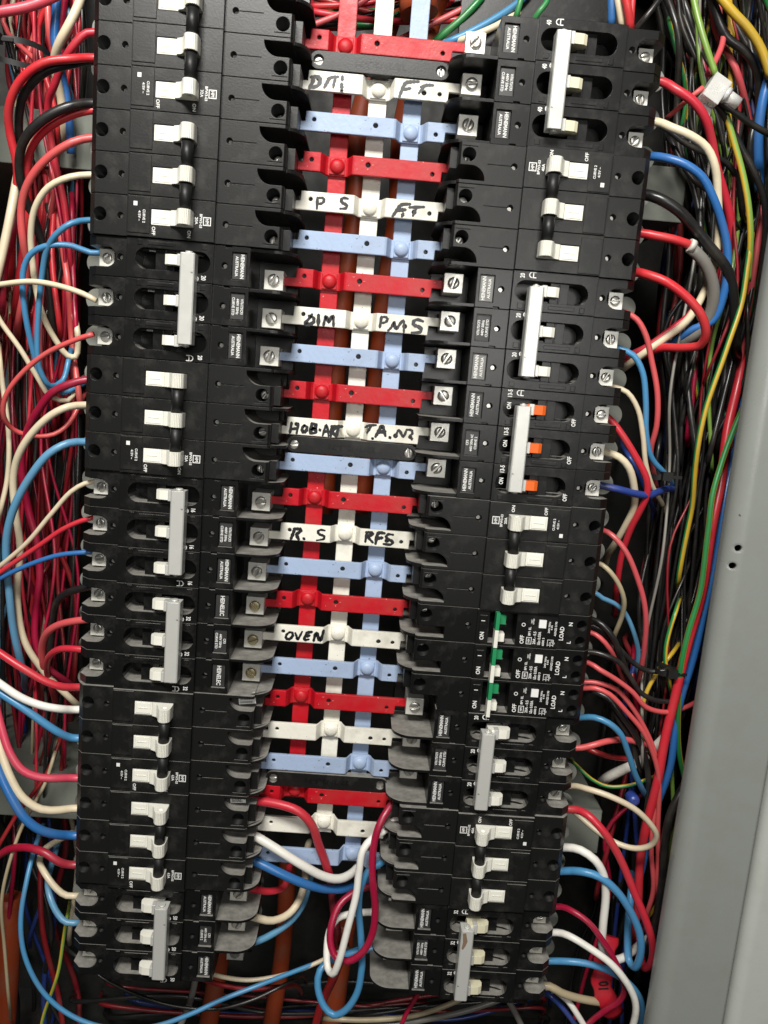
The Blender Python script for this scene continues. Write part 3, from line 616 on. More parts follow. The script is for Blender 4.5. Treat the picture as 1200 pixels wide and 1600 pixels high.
LW = [
 ('red', 3.0, [(136, 50, 12), (112, 72, 12), (97, 97, 8), (83, 138, 0), (76, 165, -8), (86, 253, -18), (100, 325, -25), (112, 420, -35)], 'leaving the second pole of the topmost left breaker', e),
 ('red', 3.3, [(138, 92, 14), (112, 94, 20), (67, 100, 24), (32, 126, 22), (15, 165, 16), (15, 205, 8), (26, 262, 0), (24, 320, -10), (15, 420, -25)], 'arching out widest beside the topmost left breaker', e),
 ('black', 3.4, [(141, 95, 12), (112, 101, 16), (72, 113, 18), (38, 146, 14), (29, 180, 6), (33, 240, -6), (48, 330, -18), (72, 410, -28), (85, 520, -40)], 'curving under the red arch by the topmost left breaker', e),
 ('black', 3.7, [(140, 160, 12), (112, 164, 18), (75, 182, 20), (42, 216, 16), (32, 250, 8), (36, 300, -2), (55, 350, -16), (80, 420, -30)], 'from the lowest pole of the topmost left breaker', e),
 ('red', 3.0, [(137, 174, 10), (108, 181, 12), (72, 201, 12), (50, 232, 6), (43, 270, 0), (44, 310, -8), (36, 390, -16), (25, 470, -30)], 'just under the second black arch on the left', e),
 ('coral', 3.1, [(140, 217, 14), (112, 223, 18), (72, 248, 18), (45, 284, 14), (34, 325, 8), (36, 380, 2), (42, 420, -8), (30, 500, -25)], 'from the first pole of the left 20A toggle breaker', e),
 ('cream', 2.6, [(139, 273, 13), (110, 277, 18), (77, 293, 18), (54, 327, 14), (47, 367, 8), (50, 405, 2), (58, 453, -3), (70, 497, -8), (90, 537, -14), (104, 556, -18), (117, 558, -20), (121, 530, -20), (118, 500, -24)], 'from the middle pole of the left 20A toggle breaker', e),
 ('sky', 2.4, [(137, 343, 13), (112, 348, 20), (88, 367, 20), (74, 392, 16), (67, 422, 12), (60, 470, 8), (58, 525, 4), (63, 575, 0), (79, 602, -6), (98, 595, -14), (107, 560, -20)], 'from the lowest pole of the left 20A toggle breaker', e),
 ('sky', 2.4, [(140, 395, 10), (112, 384, 14), (80, 382, 18), (52, 393, 16), (39, 416, 12), (36, 452, 8), (41, 505, 2), (53, 555, -6), (72, 600, -14), (100, 613, -20), (116, 606, -24)], 'looping from the left 20 handle breaker top pole', e),
 ('cream', 2.3, [(152, 469, 24), (130, 458, 24), (92, 446, 22), (50, 440, 20), (0, 446, 14), (-40, 452, 10)], 'running straight out of the left 20 handle breaker', 0),
 ('coral', 2.1, [(148, 522, 24), (120, 530, 24), (70, 552, 22), (32, 585, 20), (9, 622, 16), (7, 652, 10), (22, 672, 0), (50, 681, -6), (83, 678, -12), (108, 660, -18), (124, 632, -24)], 'in a round loop beside the left 20 handle breaker', 0),
 ('crimson', 3.3, [(133, 593, 10), (108, 600, 12), (82, 613, 10), (60, 642, 4), (42, 680, -4), (33, 730, -10), (42, 790, -16), (60, 850, -18), (62, 900, -18), (54, 955, -18), (57, 1005, -20), (75, 1042, -24), (103, 1066, -30)], 'from the first pole of the left toggle breaker beside HOBART', e),
 ('cream', 3.1, [(131, 633, 13), (108, 635, 20), (80, 647, 22), (50, 674, 20), (30, 707, 16), (22, 745, 10), (25, 800, 4), (30, 850, 0), (28, 933, -4), (38, 1002, -8), (62, 1042, -14), (112, 1092, -24)], 'from the middle pole of the left toggle breaker beside HOBART', e),
 ('steelblue', 3.3, [(131, 692, 13), (108, 694, 20), (78, 709, 24), (50, 740, 24), (27, 778, 22), (13, 826, 18), (10, 880, 12), (18, 960, 4), (34, 1040, -10)], 'from the lowest pole of the left toggle breaker beside HOBART', e),
 ('cream', 2.0, [(150, 753, 24), (132, 756, 25), (110, 769, 26), (80, 803, 26), (45, 845, 24), (0, 884, 20), (-40, 915, 16)], 'slanting from the first pole of the left 16 breaker', 0),
 ('red', 2.1, [(148, 808, 24), (128, 813, 25), (98, 826, 26), (55, 856, 24), (0, 896, 20), (-40, 925, 16)], 'slanting from the middle pole of the left 16 breaker', 0),
 ('blue', 2.1, [(146, 862, 24), (126, 863, 25), (92, 867, 24), (50, 881, 22), (0, 905, 18), (-40, 930, 14)], 'slanting from the lowest pole of the left 16 breaker', 0),
 ('black', 3.2, [(148, 912, 20), (132, 917, 18), (105, 927, 12), (88, 945, 2), (80, 985, -14), (78, 1040, -30)], 'drooping from the first pole of the left HEINELEC breaker', 0),
 ('coral', 3.2, [(142, 966, 18), (122, 969, 18), (95, 976, 14), (74, 990, 8), (65, 1012, -2), (68, 1050, -20)], 'bending down from the middle pole of the left HEINELEC breaker', 0),
 ('red', 3.0, [(140, 1016, 18), (118, 1014, 18), (95, 1014, 14), (79, 1023, 6), (74, 1042, -8), (82, 1080, -30)], 'hooked out of the lowest pole of the left HEINELEC breaker', 0),
 ('red', 3.4, [(120, 1074, 13), (98, 1074, 20), (72, 1066, 24), (36, 1045, 26), (0, 1020, 24), (-40, 992, 20)], 'sweeping up left just above the white wire', e),
 ('white', 3.5, [(114, 1109, 12), (95, 1107, 20), (65, 1101, 24), (30, 1088, 26), (0, 1069, 26), (-40, 1040, 20)], 'at the first pole of the left toggle breaker under HEINELEC', e),
 ('sky', 3.5, [(112, 1153, 12), (95, 1147, 18), (70, 1132, 22), (35, 1107, 24), (0, 1083, 22), (-40, 1056, 18)], 'at the middle pole of the left toggle breaker under HEINELEC', e),
 ('pink', 3.5, [(112, 1217, 12), (92, 1218, 18), (65, 1217, 22), (36, 1205, 24), (15, 1176, 22), (2, 1136, 18), (-10, 1080, 10)], 'at the lowest pole of the left toggle breaker under HEINELEC', e),
 ('cream', 3.6, [(110, 1264, 12), (90, 1266, 18), (64, 1264, 22), (38, 1246, 24), (18, 1213, 22), (0, 1168, 18), (-12, 1110, 10)], 'at the first pole of the lowest left toggle breaker', e),
 ('blue', 4.0, [(108, 1307, 12), (88, 1306, 20), (62, 1298, 26), (38, 1278, 28), (15, 1240, 26), (-4, 1195, 22), (-20, 1140, 14)], 'at the middle pole of the lowest left toggle breaker', e),
 ('crimson', 3.6, [(106, 1352, 12), (90, 1347, 16), (70, 1333, 16), (45, 1324, 10), (15, 1326, 0), (-20, 1350, -12)], 'at the lowest pole of the lowest left toggle breaker', e),
 ('cream', 3.0, [(104, 1398, 8), (90, 1388, 8), (72, 1364, 4), (63, 1344, -6), (72, 1326, -20), (95, 1312, -34)], 'at the first pole of the left 50 breaker', e),
 ('steelblue', 3.0, [(104, 1440, 6), (92, 1428, 4), (80, 1402, 0), (76, 1376, -10), (84, 1340, -28)], 'at the middle pole of the left 50 breaker', e),
 ('sky', 2.3, [(60, 1310, -20), (51, 1335, -8), (40, 1380, 6), (33, 1435, 14), (40, 1495, 18), (68, 1551, 20), (112, 1588, 20), (165, 1606, 18), (235, 1604, 14), (300, 1584, 10), (345, 1563, 4), (400, 1541, -4), (450, 1522, -14), (500, 1503, -24), (560, 1482, -34)], 'in the big loop under the left 50 breaker', 0),
 ('lime', 1.7, [(104, 1440, -12), (99, 1470, -14), (90, 1520, -16), (68, 1590, -18), (60, 1630, -20)], 'hanging below the left 50 breaker', 0),
 ('tan', 1.7, [(84, 1180, -16), (70, 1225, -10), (50, 1263, -4), (30, 1303, 0), (11, 1360, 2), (3, 1407, 0), (6, 1470, -10), (14, 1560, -20)], 'crossing the lower steel rail', 0),
 ('darkred', 2.0, [(92, 1160, -24), (72, 1210, -16), (27, 1273, -6), (0, 1317, 0), (-25, 1360, 0)], 'crossing the lower steel rail beside the tan wire', 0),
 ('pink', 4.2, [(-30, 22, 10), (0, 16, 10), (40, 9, 6), (85, -6, 0), (130, -30, -10)], 'crossing the top corner above the cable tie', 0),
 ('blue', 3.6, [(90, -30, -12), (89, 20, -12), (87, 60, -14), (94, 105, -18), (104, 165, -26), (112, 240, -34)], 'upright beside the topmost left breaker', 0),
 ('cream', 3.5, [(132, -25, -4), (122, 5, 0), (105, 42, 2), (91, 72, -2), (86, 100, -10), (96, 150, -22), (100, 210, -34)], 'slanting down at the top of the left bundle', 0),
 ('cream', 3.6, [(45, 215, -22), (33, 262, -12), (24, 300, -4), (14, 340, 2), (4, 385, 4), (-8, 450, 2)], 'slanting to the picture edge below the upper rail', 0),
 ('crimson', 3.5, [(44, 265, -18), (33, 310, -14), (22, 355, -10), (10, 405, -8), (2, 470, -8)], 'beside the slanting cream wire below the upper rail', 0),
 ('cream', 2.2, [(-10, 480, 0), (0, 500, 0), (32, 545, -4), (58, 590, -10), (78, 620, -16), (105, 626, -22), (118, 608, -28)], 'crossing the bundle behind the round light red loop', 0),
 ('cream', 2.2, [(0, 560, -6), (4, 600, -6), (14, 690, -8), (12, 750, -10), (0, 800, -8)], 'along the picture edge beside HOBART breaker', 0),
]
for c, r, p, w, en in LW: wire(c, r, p, w, GL, en)
RW = [
 ('red', 3.6, [(1036, 128, 10), (1056, 139, 16), (1082, 156, 18), (1101, 183, 16), (1112, 220, 10), (1120, 260, 4), (1134, 312, -4), (1141, 352, -10), (1138, 390, -18), (1120, 440, -30)], 'from the middle pole of the right 40 breaker', -e),
 ('cream', 3.3, [(1027, 189, 12), (1048, 197, 20), (1078, 210, 24), (1103, 230, 24), (1117, 262, 22), (1122, 310, 16), (1123, 370, 10), (1113, 420, 4), (1095, 465, 0), (1072, 503, -4), (1040, 529, -8), (1004, 554, -14), (982, 570, -22)], 'from the lowest pole of the right 40 breaker', -e),
 ('blue', 3.4, [(1018, 243, 12), (1042, 246, 20), (1072, 256, 24), (1098, 276, 24), (1114, 308, 22), (1127, 350, 18), (1136, 398, 14), (1134, 450, 8), (1115, 500, 0), (1085, 512, -6), (1055, 532, -14)], 'from the top pole of the right 40A toggle breaker', -e),
 ('black', 4.4, [(1006, 303, 12), (1030, 310, 18), (1062, 330, 20), (1088, 360, 18), (1112, 392, 16), (1134, 420, 12), (1148, 470, 4), (1150, 540, -8)], 'from the middle pole of the right 40A toggle breaker', -e),
 ('red', 3.5, [(1000, 366, 12), (1022, 370, 16), (1050, 375, 18), (1079, 383, 18)], 'sleeved stub with a white cut end, right 40A breaker', -e),
 ('grey', 5.0, [(1080, 384, 17), (1098, 402, 16), (1110, 430, 12), (1113, 465, 6), (1105, 500, -2), (1088, 523, -8), (1060, 540, -14)], 'continuing from the red stub with the cut end', 0),
 ('red', 3.7, [(992, 425, 10), (1012, 429, 18), (1040, 439, 24), (1072, 463, 26), (1095, 491, 26), (1104, 520, 22), (1096, 540, 14), (1068, 545, 4), (1030, 545, -10), (990, 560, -30)], 'in the biggest curl beside the right 20 breaker', -e),
 ('red', 2.9, [(1092, 470, -6), (1075, 493, -6), (1045, 516, -8), (1012, 541, -12), (984, 556, -20)], 'tucked behind the biggest red curl', 0),
 ('coral', 2.4, [(960, 485, 16), (978, 489, 18), (996, 500, 20), (1010, 525, 20), (1018, 565, 18), (1026, 615, 16), (1026, 665, 12), (1018, 703, 4), (1022, 745, -10)], 'from the top pole of the right 20 breaker', 0),
 ('sky', 2.5, [(955, 541, 16), (968, 546, 18), (988, 556, 20), (1003, 583, 20), (1010, 630, 18), (1011, 680, 14), (1018, 715, 8), (1036, 738, 0)], 'from the middle pole of the right 20 breaker', 0),
 ('cream', 2.2, [(950, 600, 16), (962, 604, 18), (980, 612, 20), (996, 638, 20), (1004, 680, 18), (1009, 725, 14), (1018, 757, 8), (1026, 772, 0)], 'from the lowest pole of the right 20 breaker', 0),
 ('red', 2.9, [(945, 646, 16), (956, 656, 18), (973, 680, 20), (993, 715, 20), (1010, 750, 18), (1011, 775, 14), (1000, 800, 8), (985, 828, 0), (970, 870, -12), (964, 920, -24)], 'from the top pole of the orange levered breaker', 0),
 ('cream', 3.2, [(936, 703, 16), (948, 706, 18), (968, 714, 20), (983, 730, 20), (991, 757, 16), (991, 790, 8), (976, 822, -4), (960, 850, -20)], 'taped, from the middle pole of the orange levered breaker', 0),
 ('navy', 3.2, [(928, 754, 16), (942, 758, 18), (965, 763, 20), (990, 770, 18), (1012, 774, 14), (1026, 770, 6)], 'stiff, from the lowest pole of the orange levered breaker', 0),
 ('navy', 2.2, [(984, 716, 0), (992, 730, 0), (1001, 752, -4), (1010, 770, -10)], 'short, behind the taped cream wire', 0),
 ('coral', 2.4, [(942, 828, 12), (957, 836, 18), (977, 860, 22), (995, 902, 22), (1007, 942, 20), (1010, 975, 16), (1006, 1015, 8), (1000, 1050, -4)], 'from the top pole of the right toggle breaker above the flags', -e),
 ('tan', 2.2, [(934, 880, 12), (948, 888, 16), (964, 908, 16), (974, 935, 12), (972, 960, 4), (962, 990, -8)], 'from the middle pole of the right toggle breaker above the flags', -e),
 ('steelblue', 2.2, [(928, 926, 8), (940, 935, 8), (958, 943, 4), (975, 957, 0), (990, 985, -4), (998, 1015, -8), (996, 1045, -14)], 'from the lowest pole of the right toggle breaker above the flags', -e),
 ('black', 2.6, [(924, 968, 10), (942, 977, 16), (958, 996, 18), (968, 1020, 14), (977, 1045, 6)], 'first from the topmost flagged breaker', -e),
 ('black', 2.4, [(928, 978, 8), (948, 992, 10), (968, 1014, 8), (990, 1036, 4), (1015, 1048, 2), (1045, 1046, 4)], 'second from the topmost flagged breaker, running to the red riser', -e),
 ('coral', 2.2, [(922, 987, 12), (938, 996, 16), (952, 1012, 16), (963, 1033, 8), (972, 1060, -4)], 'from the topmost flagged breaker', -e),
 ('black', 2.3, [(924, 1018, 12), (944, 1023, 16), (966, 1034, 16), (985, 1060, 14), (1000, 1082, 12), (1022, 1094, 10), (1052, 1097, 6)], 'from the middle flagged breaker', -e),
 ('coral', 2.3, [(918, 1036, 12), (936, 1047, 18), (962, 1062, 18), (990, 1082, 18), (1010, 1104, 16), (1040, 1112, 10), (1070, 1105, 0), (1090, 1096, -10)], 'from the middle flagged breaker crossing behind the red riser', -e),
 ('coral', 2.3, [(922, 1066, 6), (940, 1069, 8), (962, 1078, 8), (985, 1102, 8), (1004, 1130, 6), (1020, 1165, 4), (1027, 1205, 2), (1024, 1260, 0), (1018, 1330, -2), (1020, 1390, -4), (1010, 1432, -12)], 'upper of two from the lowest flagged breaker', -e),
 ('coral', 2.3, [(915, 1076, 12), (930, 1076, 16), (952, 1085, 18), (980, 1112, 18), (1004, 1140, 16), (1019, 1175, 12), (1030, 1230, 6), (1028, 1310, 0), (1026, 1390, -6)], 'lower of two from the lowest flagged breaker', -e),
 ('black', 2.8, [(930, 1082, 0), (948, 1090, 4), (968, 1115, 8), (992, 1145, 8), (1008, 1180, 4), (1012, 1240, -4), (1005, 1300, -14)], 'first of two falling beside the lowest flagged breaker', 0),
 ('black', 2.4, [(940, 1090, -4), (955, 1104, 0), (965, 1125, 2), (985, 1155, 0), (1000, 1200, -8)], 'second of two falling beside the lowest flagged breaker', 0),
 ('sky', 2.8, [(912, 1121, 12), (930, 1122, 18), (952, 1131, 22), (970, 1148, 22), (980, 1175, 18), (990, 1205, 12), (1002, 1228, 4)], 'from the top pole of the right dusty 20 breaker', -e),
 ('coral', 2.8, [(908, 1169, 12), (925, 1165, 14), (950, 1158, 12), (980, 1155, 6), (1010, 1163, -4)], 'from the middle pole of the right dusty 20 breaker', -e),
 ('darkred', 2.6, [(925, 1172, -8), (945, 1180, -8), (975, 1186, -10), (1005, 1183, -14)], 'low behind the dusty 20 breaker', 0),
 ('cream', 2.7, [(897, 1229, 14), (918, 1234, 24), (950, 1244, 30), (988, 1262, 32), (1013, 1284, 30), (1025, 1303, 26), (1018, 1320, 20), (995, 1326, 14), (968, 1320, 8), (935, 1302, 0), (905, 1276, -10), (890, 1262, -16)], 'looping back on itself beside the dusty 20 breaker', -e),
 ('red', 3.6, [(900, 1265, 14), (918, 1272, 22), (942, 1297, 28), (968, 1341, 30), (990, 1390, 30), (1008, 1437, 28), (1019, 1480, 24), (1017, 1507, 18), (1008, 1512, 8), (1002, 1490, -6)], 'long, from the lowest right toggle breaker top pole', -e),
 ('white', 3.8, [(888, 1323, 14), (908, 1327, 22), (929, 1342, 26), (942, 1366, 26), (946, 1400, 24), (943, 1450, 20), (941, 1480, 16), (952, 1499, 10), (975, 1495, 0), (998, 1478, -12)], 'from the lowest right toggle breaker bending down', -e),
 ('sky', 3.6, [(886, 1361, 14), (906, 1362, 22), (934, 1370, 26), (962, 1391, 28), (985, 1421, 28), (999, 1455, 26), (1000, 1485, 22), (991, 1511, 14), (983, 1502, 6), (982, 1460, 0), (984, 1425, -6), (986, 1390, -14)], 'in a hook beside the lowest right toggle breaker', -e),
 ('crimson', 2.8, [(876, 1417, 12), (893, 1424, 20), (918, 1441, 26), (943, 1471, 28), (964, 1505, 26), (975, 1540, 22), (968, 1562, 16), (945, 1580, 10), (920, 1602, 4), (890, 1640, 0)], 'from the top pole of the right 32 breaker', -e),
 ('white', 3.3, [(870, 1458, 14), (888, 1463, 22), (920, 1480, 28), (954, 1503, 32), (977, 1531, 32), (991, 1565, 30), (990, 1600, 26), (975, 1640, 20)], 'from the middle pole of the right 32 breaker', -e),
 ('sky', 3.2, [(867, 1502, 12), (886, 1502, 16), (915, 1504, 18), (945, 1512, 18), (977, 1532, 16), (998, 1560, 14), (1003, 1590, 10), (990, 1640, 4)], 'from the lowest pole of the right 32 breaker', -e),
 ('tan', 3.8, [(858, 1540, 8), (876, 1549, 8), (905, 1558, 6), (938, 1566, 2)], 'short, under the right 32 breaker', -e),
 ('white', 3.0, [(868, 1548, 0), (885, 1563, 2), (902, 1588, 4), (925, 1625, 4)], 'falling past the picture edge under the right 32 breaker', 0),
 ('navy', 2.6, [(856, 1552, -8), (872, 1566, -6), (890, 1588, -4), (912, 1620, -4)], 'beside the white wire under the right 32 breaker', 0),
 # along the frame
 ('red', 4.2, [(1160, 560, -30), (1140, 660, -16), (1128, 740, -6), (1117, 800, 2), (1100, 905, 8), (1074, 1012, 10), (1047, 1117, 10), (1032, 1200, 6), (1014, 1268, 0), (998, 1380, -12), (992, 1450, -20)], 'riser running down beside the cabinet frame', 0),
 ('blue', 3.4, [(1170, 560, -36), (1152, 680, -22), (1131, 790, -6), (1112, 905, 2), (1084, 1020, 4), (1059, 1120, 4), (1044, 1205, 0), (1022, 1280, -8), (990, 1400, -20)], 'riser beside the red riser at the cabinet frame', 0),
 ('yellow', 2.5, [(1185, 560, 0), (1168, 620, 2), (1150, 665, 4), (1128, 722, 8), (1112, 775, 12), (1107, 830, 14), (1096, 915, 16), (1076, 985, 16), (1065, 1040, 14), (1061, 1080, 10), (1059, 1125, 6), (1061, 1169, 2), (1070, 1219, -4), (1080, 1270, -12)], 'earth cable over the red riser', 0),
 ('yellow', 2.4, [(1172, 380, 2), (1169, 410, 4), (1160, 473, 6), (1134, 545, 8), (1107, 627, 8), (1090, 700, 6), (1084, 740, 0), (1080, 800, -10), (1060, 900, -20)], 'earth cable crossing the black bundle', 0),
 ('lime', 2.6, [(1078, -30, 8), (1084, 0, 10), (1100, 60, 14), (1118, 118, 16)], 'earth cable entering the clear connector', 0),
 ('lime', 2.6, [(1130, 160, 8), (1146, 215, 6), (1158, 260, 6), (1168, 320, 6), (1173, 380, 4), (1170, 440, 0)], 'earth cable leaving the clear connector', 0),
 ('yellow', 3.6, [(1105, -40, 0), (1122, -5, 2), (1142, 18, 4), (1172, 46, 4), (1193, 78, 2), (1206, 120, 0)], 'earth cable across the top right corner', 0),
 ('yellow', 2.6, [(1138, -20, -20), (1141, 40, -20), (1143, 110, -22), (1139, 180, -26), (1147, 240, -30)], 'upright earth cable behind the clear connector', 0),
 ('yellow', 2.0, [(1050, 50, -26), (1057, 80, -24), (1068, 120, -26), (1072, 160, -30), (1066, 200, -34)], 'earth cable beside the right 40 breaker', 0),
 ('blue', 4.0, [(1215, 60, -10), (1203, 110, -8), (1192, 165, -8), (1186, 230, -14), (1184, 300, -24)], 'at the picture edge near the clear connector', 0),
 ('coral', 2.0, [(1040, 186, -6), (1058, 171, 4), (1078, 153, 12), (1098, 137, 15)], 'entering the clear connector from below', 0),
 ('coral', 2.4, [(1106, 118, 6), (1117, 98, 2), (1128, 70, -4), (1130, 48, -8), (1120, 20, -12), (1112, -20, -16)], 'rising from the clear connector', 0),
 ('coral', 2.6, [(1138, 55, -16), (1126, 35, -14), (1124, 5, -14), (1120, -30, -16)], 'short upright at the top above the connector', 0),
 ('black', 2.6, [(1124, 158, 14), (1145, 173, 14), (1170, 192, 12), (1205, 212, 8), (1240, 230, 4)], 'leaving the clear connector to the picture edge', 0),
 ('black', 2.8, [(1118, 160, 10), (1138, 190, 6), (1158, 230, 2), (1178, 270, 0), (1193, 315, -2), (1196, 380, -6), (1185, 480, -14), (1165, 600, -22)], 'long, falling from the clear connector', 0),
 ('black', 3.6, [(1105, -20, -10), (1120, 20, -8), (1136, 58, -6), (1165, 82, -6), (1182, 110, -10), (1186, 170, -18), (1180, 280, -28)], 'bending past the yellow earth cable at the top', 0),
 ('black', 2.4, [(1010, 186, -2), (1040, 200, 2), (1072, 224, 2), (1105, 240, 0), (1135, 255, -4), (1152, 280, -8), (1160, 330, -16)], 'arching under the cream wire of the right 40 breaker', 0),
 ('black', 2.4, [(1050, 220, -10), (1064, 252, -6), (1080, 278, -4), (1104, 296, -6), (1130, 310, -12), (1150, 350, -20)], 'sagging over the upper rail', 0),
 ('black', 4.0, [(1080, 1205, -8), (1067, 1234, 0), (1046, 1278, 4), (1036, 1330, 4), (1035, 1395, 0), (1020, 1452, -10), (1005, 1500, -20)], 'bowed against the cabinet frame low down', 0),
 ('lime', 2.0, [(1058, 1100, -8), (1053, 1150, -6), (1050, 1200, -6), (1052, 1250, -10), (1046, 1330, -16)], 'thin earth cable beside the frame low down', 0),
 ('yellow', 2.0, [(1056, 955, -4), (1046, 985, -2), (1040, 1012, -2), (1040, 1040, -4), (1048, 1075, -8), (1054, 1110, -14)], 'thin earth cable left of the red riser', 0),
 ('yellow', 2.0, [(1050, 1020, -10), (1030, 1045, -6), (1012, 1078, -4), (1004, 1110, -4), (1004, 1140, -6), (1012, 1168, -12)], 'thin earth cable hooked behind the red riser', 0),
 ('yellow', 1.7, [(905, 1200, -16), (925, 1218, -12), (950, 1229, -8), (985, 1226, -6), (1015, 1215, -10)], 'thin earth cable behind the cream loop', 0),
 ('yellow', 2.2, [(1075, 1300, -20), (1060, 1340, -14), (1046, 1380, -12), (1028, 1412, -14), (1015, 1430, -20)], 'thin earth cable low against the frame', 0),
]
for c, r, p, w, en in RW: wire(c, r, p, w, GR, en)
CW = [
 ('red', 4.0, [(372, 1247, 14), (395, 1250, 18), (430, 1256, 22), (465, 1268, 24), (488, 1290, 22), (500, 1322, 16), (512, 1362, 6), (520, 1400, -10), (524, 1440, -26)], 'arching over the lowest white cross bar'),
 ('white', 4.1, [(378, 1298, 14), (400, 1308, 18), (432, 1326, 22), (470, 1349, 22), (503, 1367, 18), (530, 1373, 12), (553, 1364, 2), (570, 1340, -14), (580, 1310, -24)], 'arching across the lowest blue cross bar'),
 ('blue', 4.1, [(378, 1340, 14), (400, 1347, 16), (435, 1362, 18), (475, 1379, 16), (508, 1388, 10), (540, 1389, 2), (572, 1378, -14)], 'running just under the lowest blue cross bar'),
 ('white', 3.3, [(622, 1278, 14), (604, 1296, 20), (582, 1309, 26), (567, 1326, 30), (560, 1360, 32), (556, 1400, 34), (545, 1450, 36), (530, 1500, 36), (519, 1521, 34), (511, 1512, 28), (510, 1485, 22), (515, 1455, 16), (527, 1436, 10), (550, 1428, 4), (590, 1425, -2), (625, 1424, -4)], 'in a narrow drooping loop below the busbars'),
 ('crimson', 3.3, [(620, 1245, 14), (606, 1264, 22), (593, 1287, 28), (585, 1318, 30), (583, 1370, 32), (585, 1425, 32), (580, 1465, 32), (566, 1490, 32), (545, 1501, 30), (526, 1494, 26), (516, 1468, 22), (518, 1440, 18), (530, 1413, 12), (556, 1394, 6), (585, 1385, 2), (618, 1378, 4)], 'in a round loop below the busbars'),
 ('sky', 3.3, [(612, 1336, 10), (594, 1347, 16), (576, 1360, 20), (565, 1386, 22), (561, 1420, 22), (563, 1470, 22), (565, 1515, 22), (559, 1550, 22), (541, 1577, 22), (521, 1586, 20), (505, 1573, 18), (495, 1543, 14), (499, 1518, 10), (516, 1502, 4), (545, 1491, -4), (585, 1480, -8), (620, 1474, -8)], 'in the lowest loop below the busbars'),
 ('cream', 3.6, [(375, 1424, 14), (398, 1432, 12), (425, 1438, 6), (450, 1428, -2), (466, 1408, -10), (476, 1380, -20), (480, 1340, -34)], 'from the inner end of the left 50 breaker top pole'),
 ('red', 3.4, [(365, 1383, 8), (390, 1388, 4), (420, 1393, -4), (443, 1386, -12), (450, 1365, -26)], 'behind the cream wire at the left 50 breaker'),
 ('steelblue', 3.3, [(375, 1476, 12), (400, 1470, 8), (430, 1456, 0), (458, 1436, -10), (474, 1412, -20), (482, 1380, -34)], 'from the inner end of the left 50 breaker middle pole'),
 ('cream', 2.2, [(318, 1518, -4), (345, 1527, -6), (385, 1532, -10), (430, 1526, -14), (475, 1512, -20), (520, 1492, -30)], 'sagging under the left 50 breaker'),
 ('darkred', 2.4, [(310, 1528, -10), (345, 1538, -14), (395, 1545, -18), (440, 1542, -26)], 'sagging below the cream wire under the left 50 breaker'),
 ('black', 1.8, [(115, 1490, -20), (165, 1532, -14), (230, 1560, -10), (290, 1574, -8), (345, 1576, -8), (395, 1563, -12), (450, 1535, -24)], 'in a long sag under the left 50 breaker'),
 ('grey', 3.2, [(312, 1500, -16), (306, 1530, -16), (296, 1565, -18), (280, 1605, -20)], 'straight stub below the left 50 breaker'),
 ('crimson', 2.2, [(665, 1535, -6), (648, 1562, -2), (632, 1588, 0), (620, 1620, 0)], 'falling below the right 32 breaker'),
 ('tan', 2.6, [(520, 1592, -20), (575, 1594, -18), (640, 1588, -16), (700, 1570, -16), (740, 1552, -20)], 'lying across below the right 32 breaker'),
 ('grey', 3.0, [(500, 1606, -24), (560, 1604, -22), (630, 1600, -20), (720, 1580, -20), (800, 1555, -26)], 'lying under the tan wire below the right 32 breaker'),
 ('darkred', 4.2, [(530, 1500, -34), (520, 1530, -30), (505, 1565, -26), (492, 1610, -26)], 'bunch hanging through the blue loop'),
 ('grey', 3.0, [(780, 1540, -10), (795, 1565, -8), (815, 1605, -8)], 'straight stub below the right 32 breaker'),
 ('coral', 2.6, [(440, 55, -26), (467, 45, -26), (500, 34, -26), (545, 16, -26), (600, -20, -28)], 'slanting behind the upright red busbar at the top'),
 ('coral', 2.6, [(600, 75, -34), (650, 48, -34), (700, 25, -34), (745, 2, -34), (790, -25, -36)], 'slanting behind the upright blue busbar at the top'),
 ('green', 3.2, [(672, 72, -36), (695, 52, -32), (722, 28, -30), (755, -8, -30)], 'slanting at the top beside the red cross bar'),
 ('sky', 3.0, [(700, 66, -24), (730, 52, -22), (770, 30, -22), (812, 2, -24), (840, -25, -26)], 'slanting past the top of the right column'),
 ('cream', 2.6, [(720, 62, -20), (745, 54, -18), (775, 42, -18), (800, 28, -22)], 'behind the topmost clamp of the right column'),
 ('green', 2.4, [(817, -20, -10), (812, 8, -8), (806, 30, -10)], 'first of two short uprights over the right 40 breaker'),
 ('green', 2.4, [(862, -20, -10), (852, 5, -8), (842, 18, -8), (834, 32, -12)], 'second of two short uprights over the right 40 breaker'),
 ('blue', 3.2, [(955, -25, -6), (955, 5, -6), (956, 40, -10)], 'upright over the outer end of the right 40 breaker'),
 ('cream', 2.8, [(960, -25, -2), (966, 8, -2), (973, 42, -6)], 'upright over the outer end of the right 40 breaker'),
 ('red', 3.4, [(972, -25, 2), (978, 10, 2), (984, 50, -4)], 'upright over the outer end of the right 40 breaker'),
 ('red', 2.4, [(992, -25, -8), (988, 10, -8), (985, 45, -10)], 'second upright over the outer end of the right 40 breaker'),
 ('black', 2.4, [(1040, -20, 0), (1025, 6, 2), (1008, 28, 2), (992, 48, -4)], 'slanting over the outer end of the right 40 breaker'),
]
for c, r, p, w in CW: wire(c, r, p, w, GC)
# white cut end of the red stub
x, y, z = bp(1080, 383, 18)
mb = MB(); tube(mb, [(x-1.5, y, z+.2), (x+1.8, y-.9, z)], 4.3, 16); solo('sleeve_end', mb, 'tape', 'white ring at the cut end of the red stub', 'sleeve')

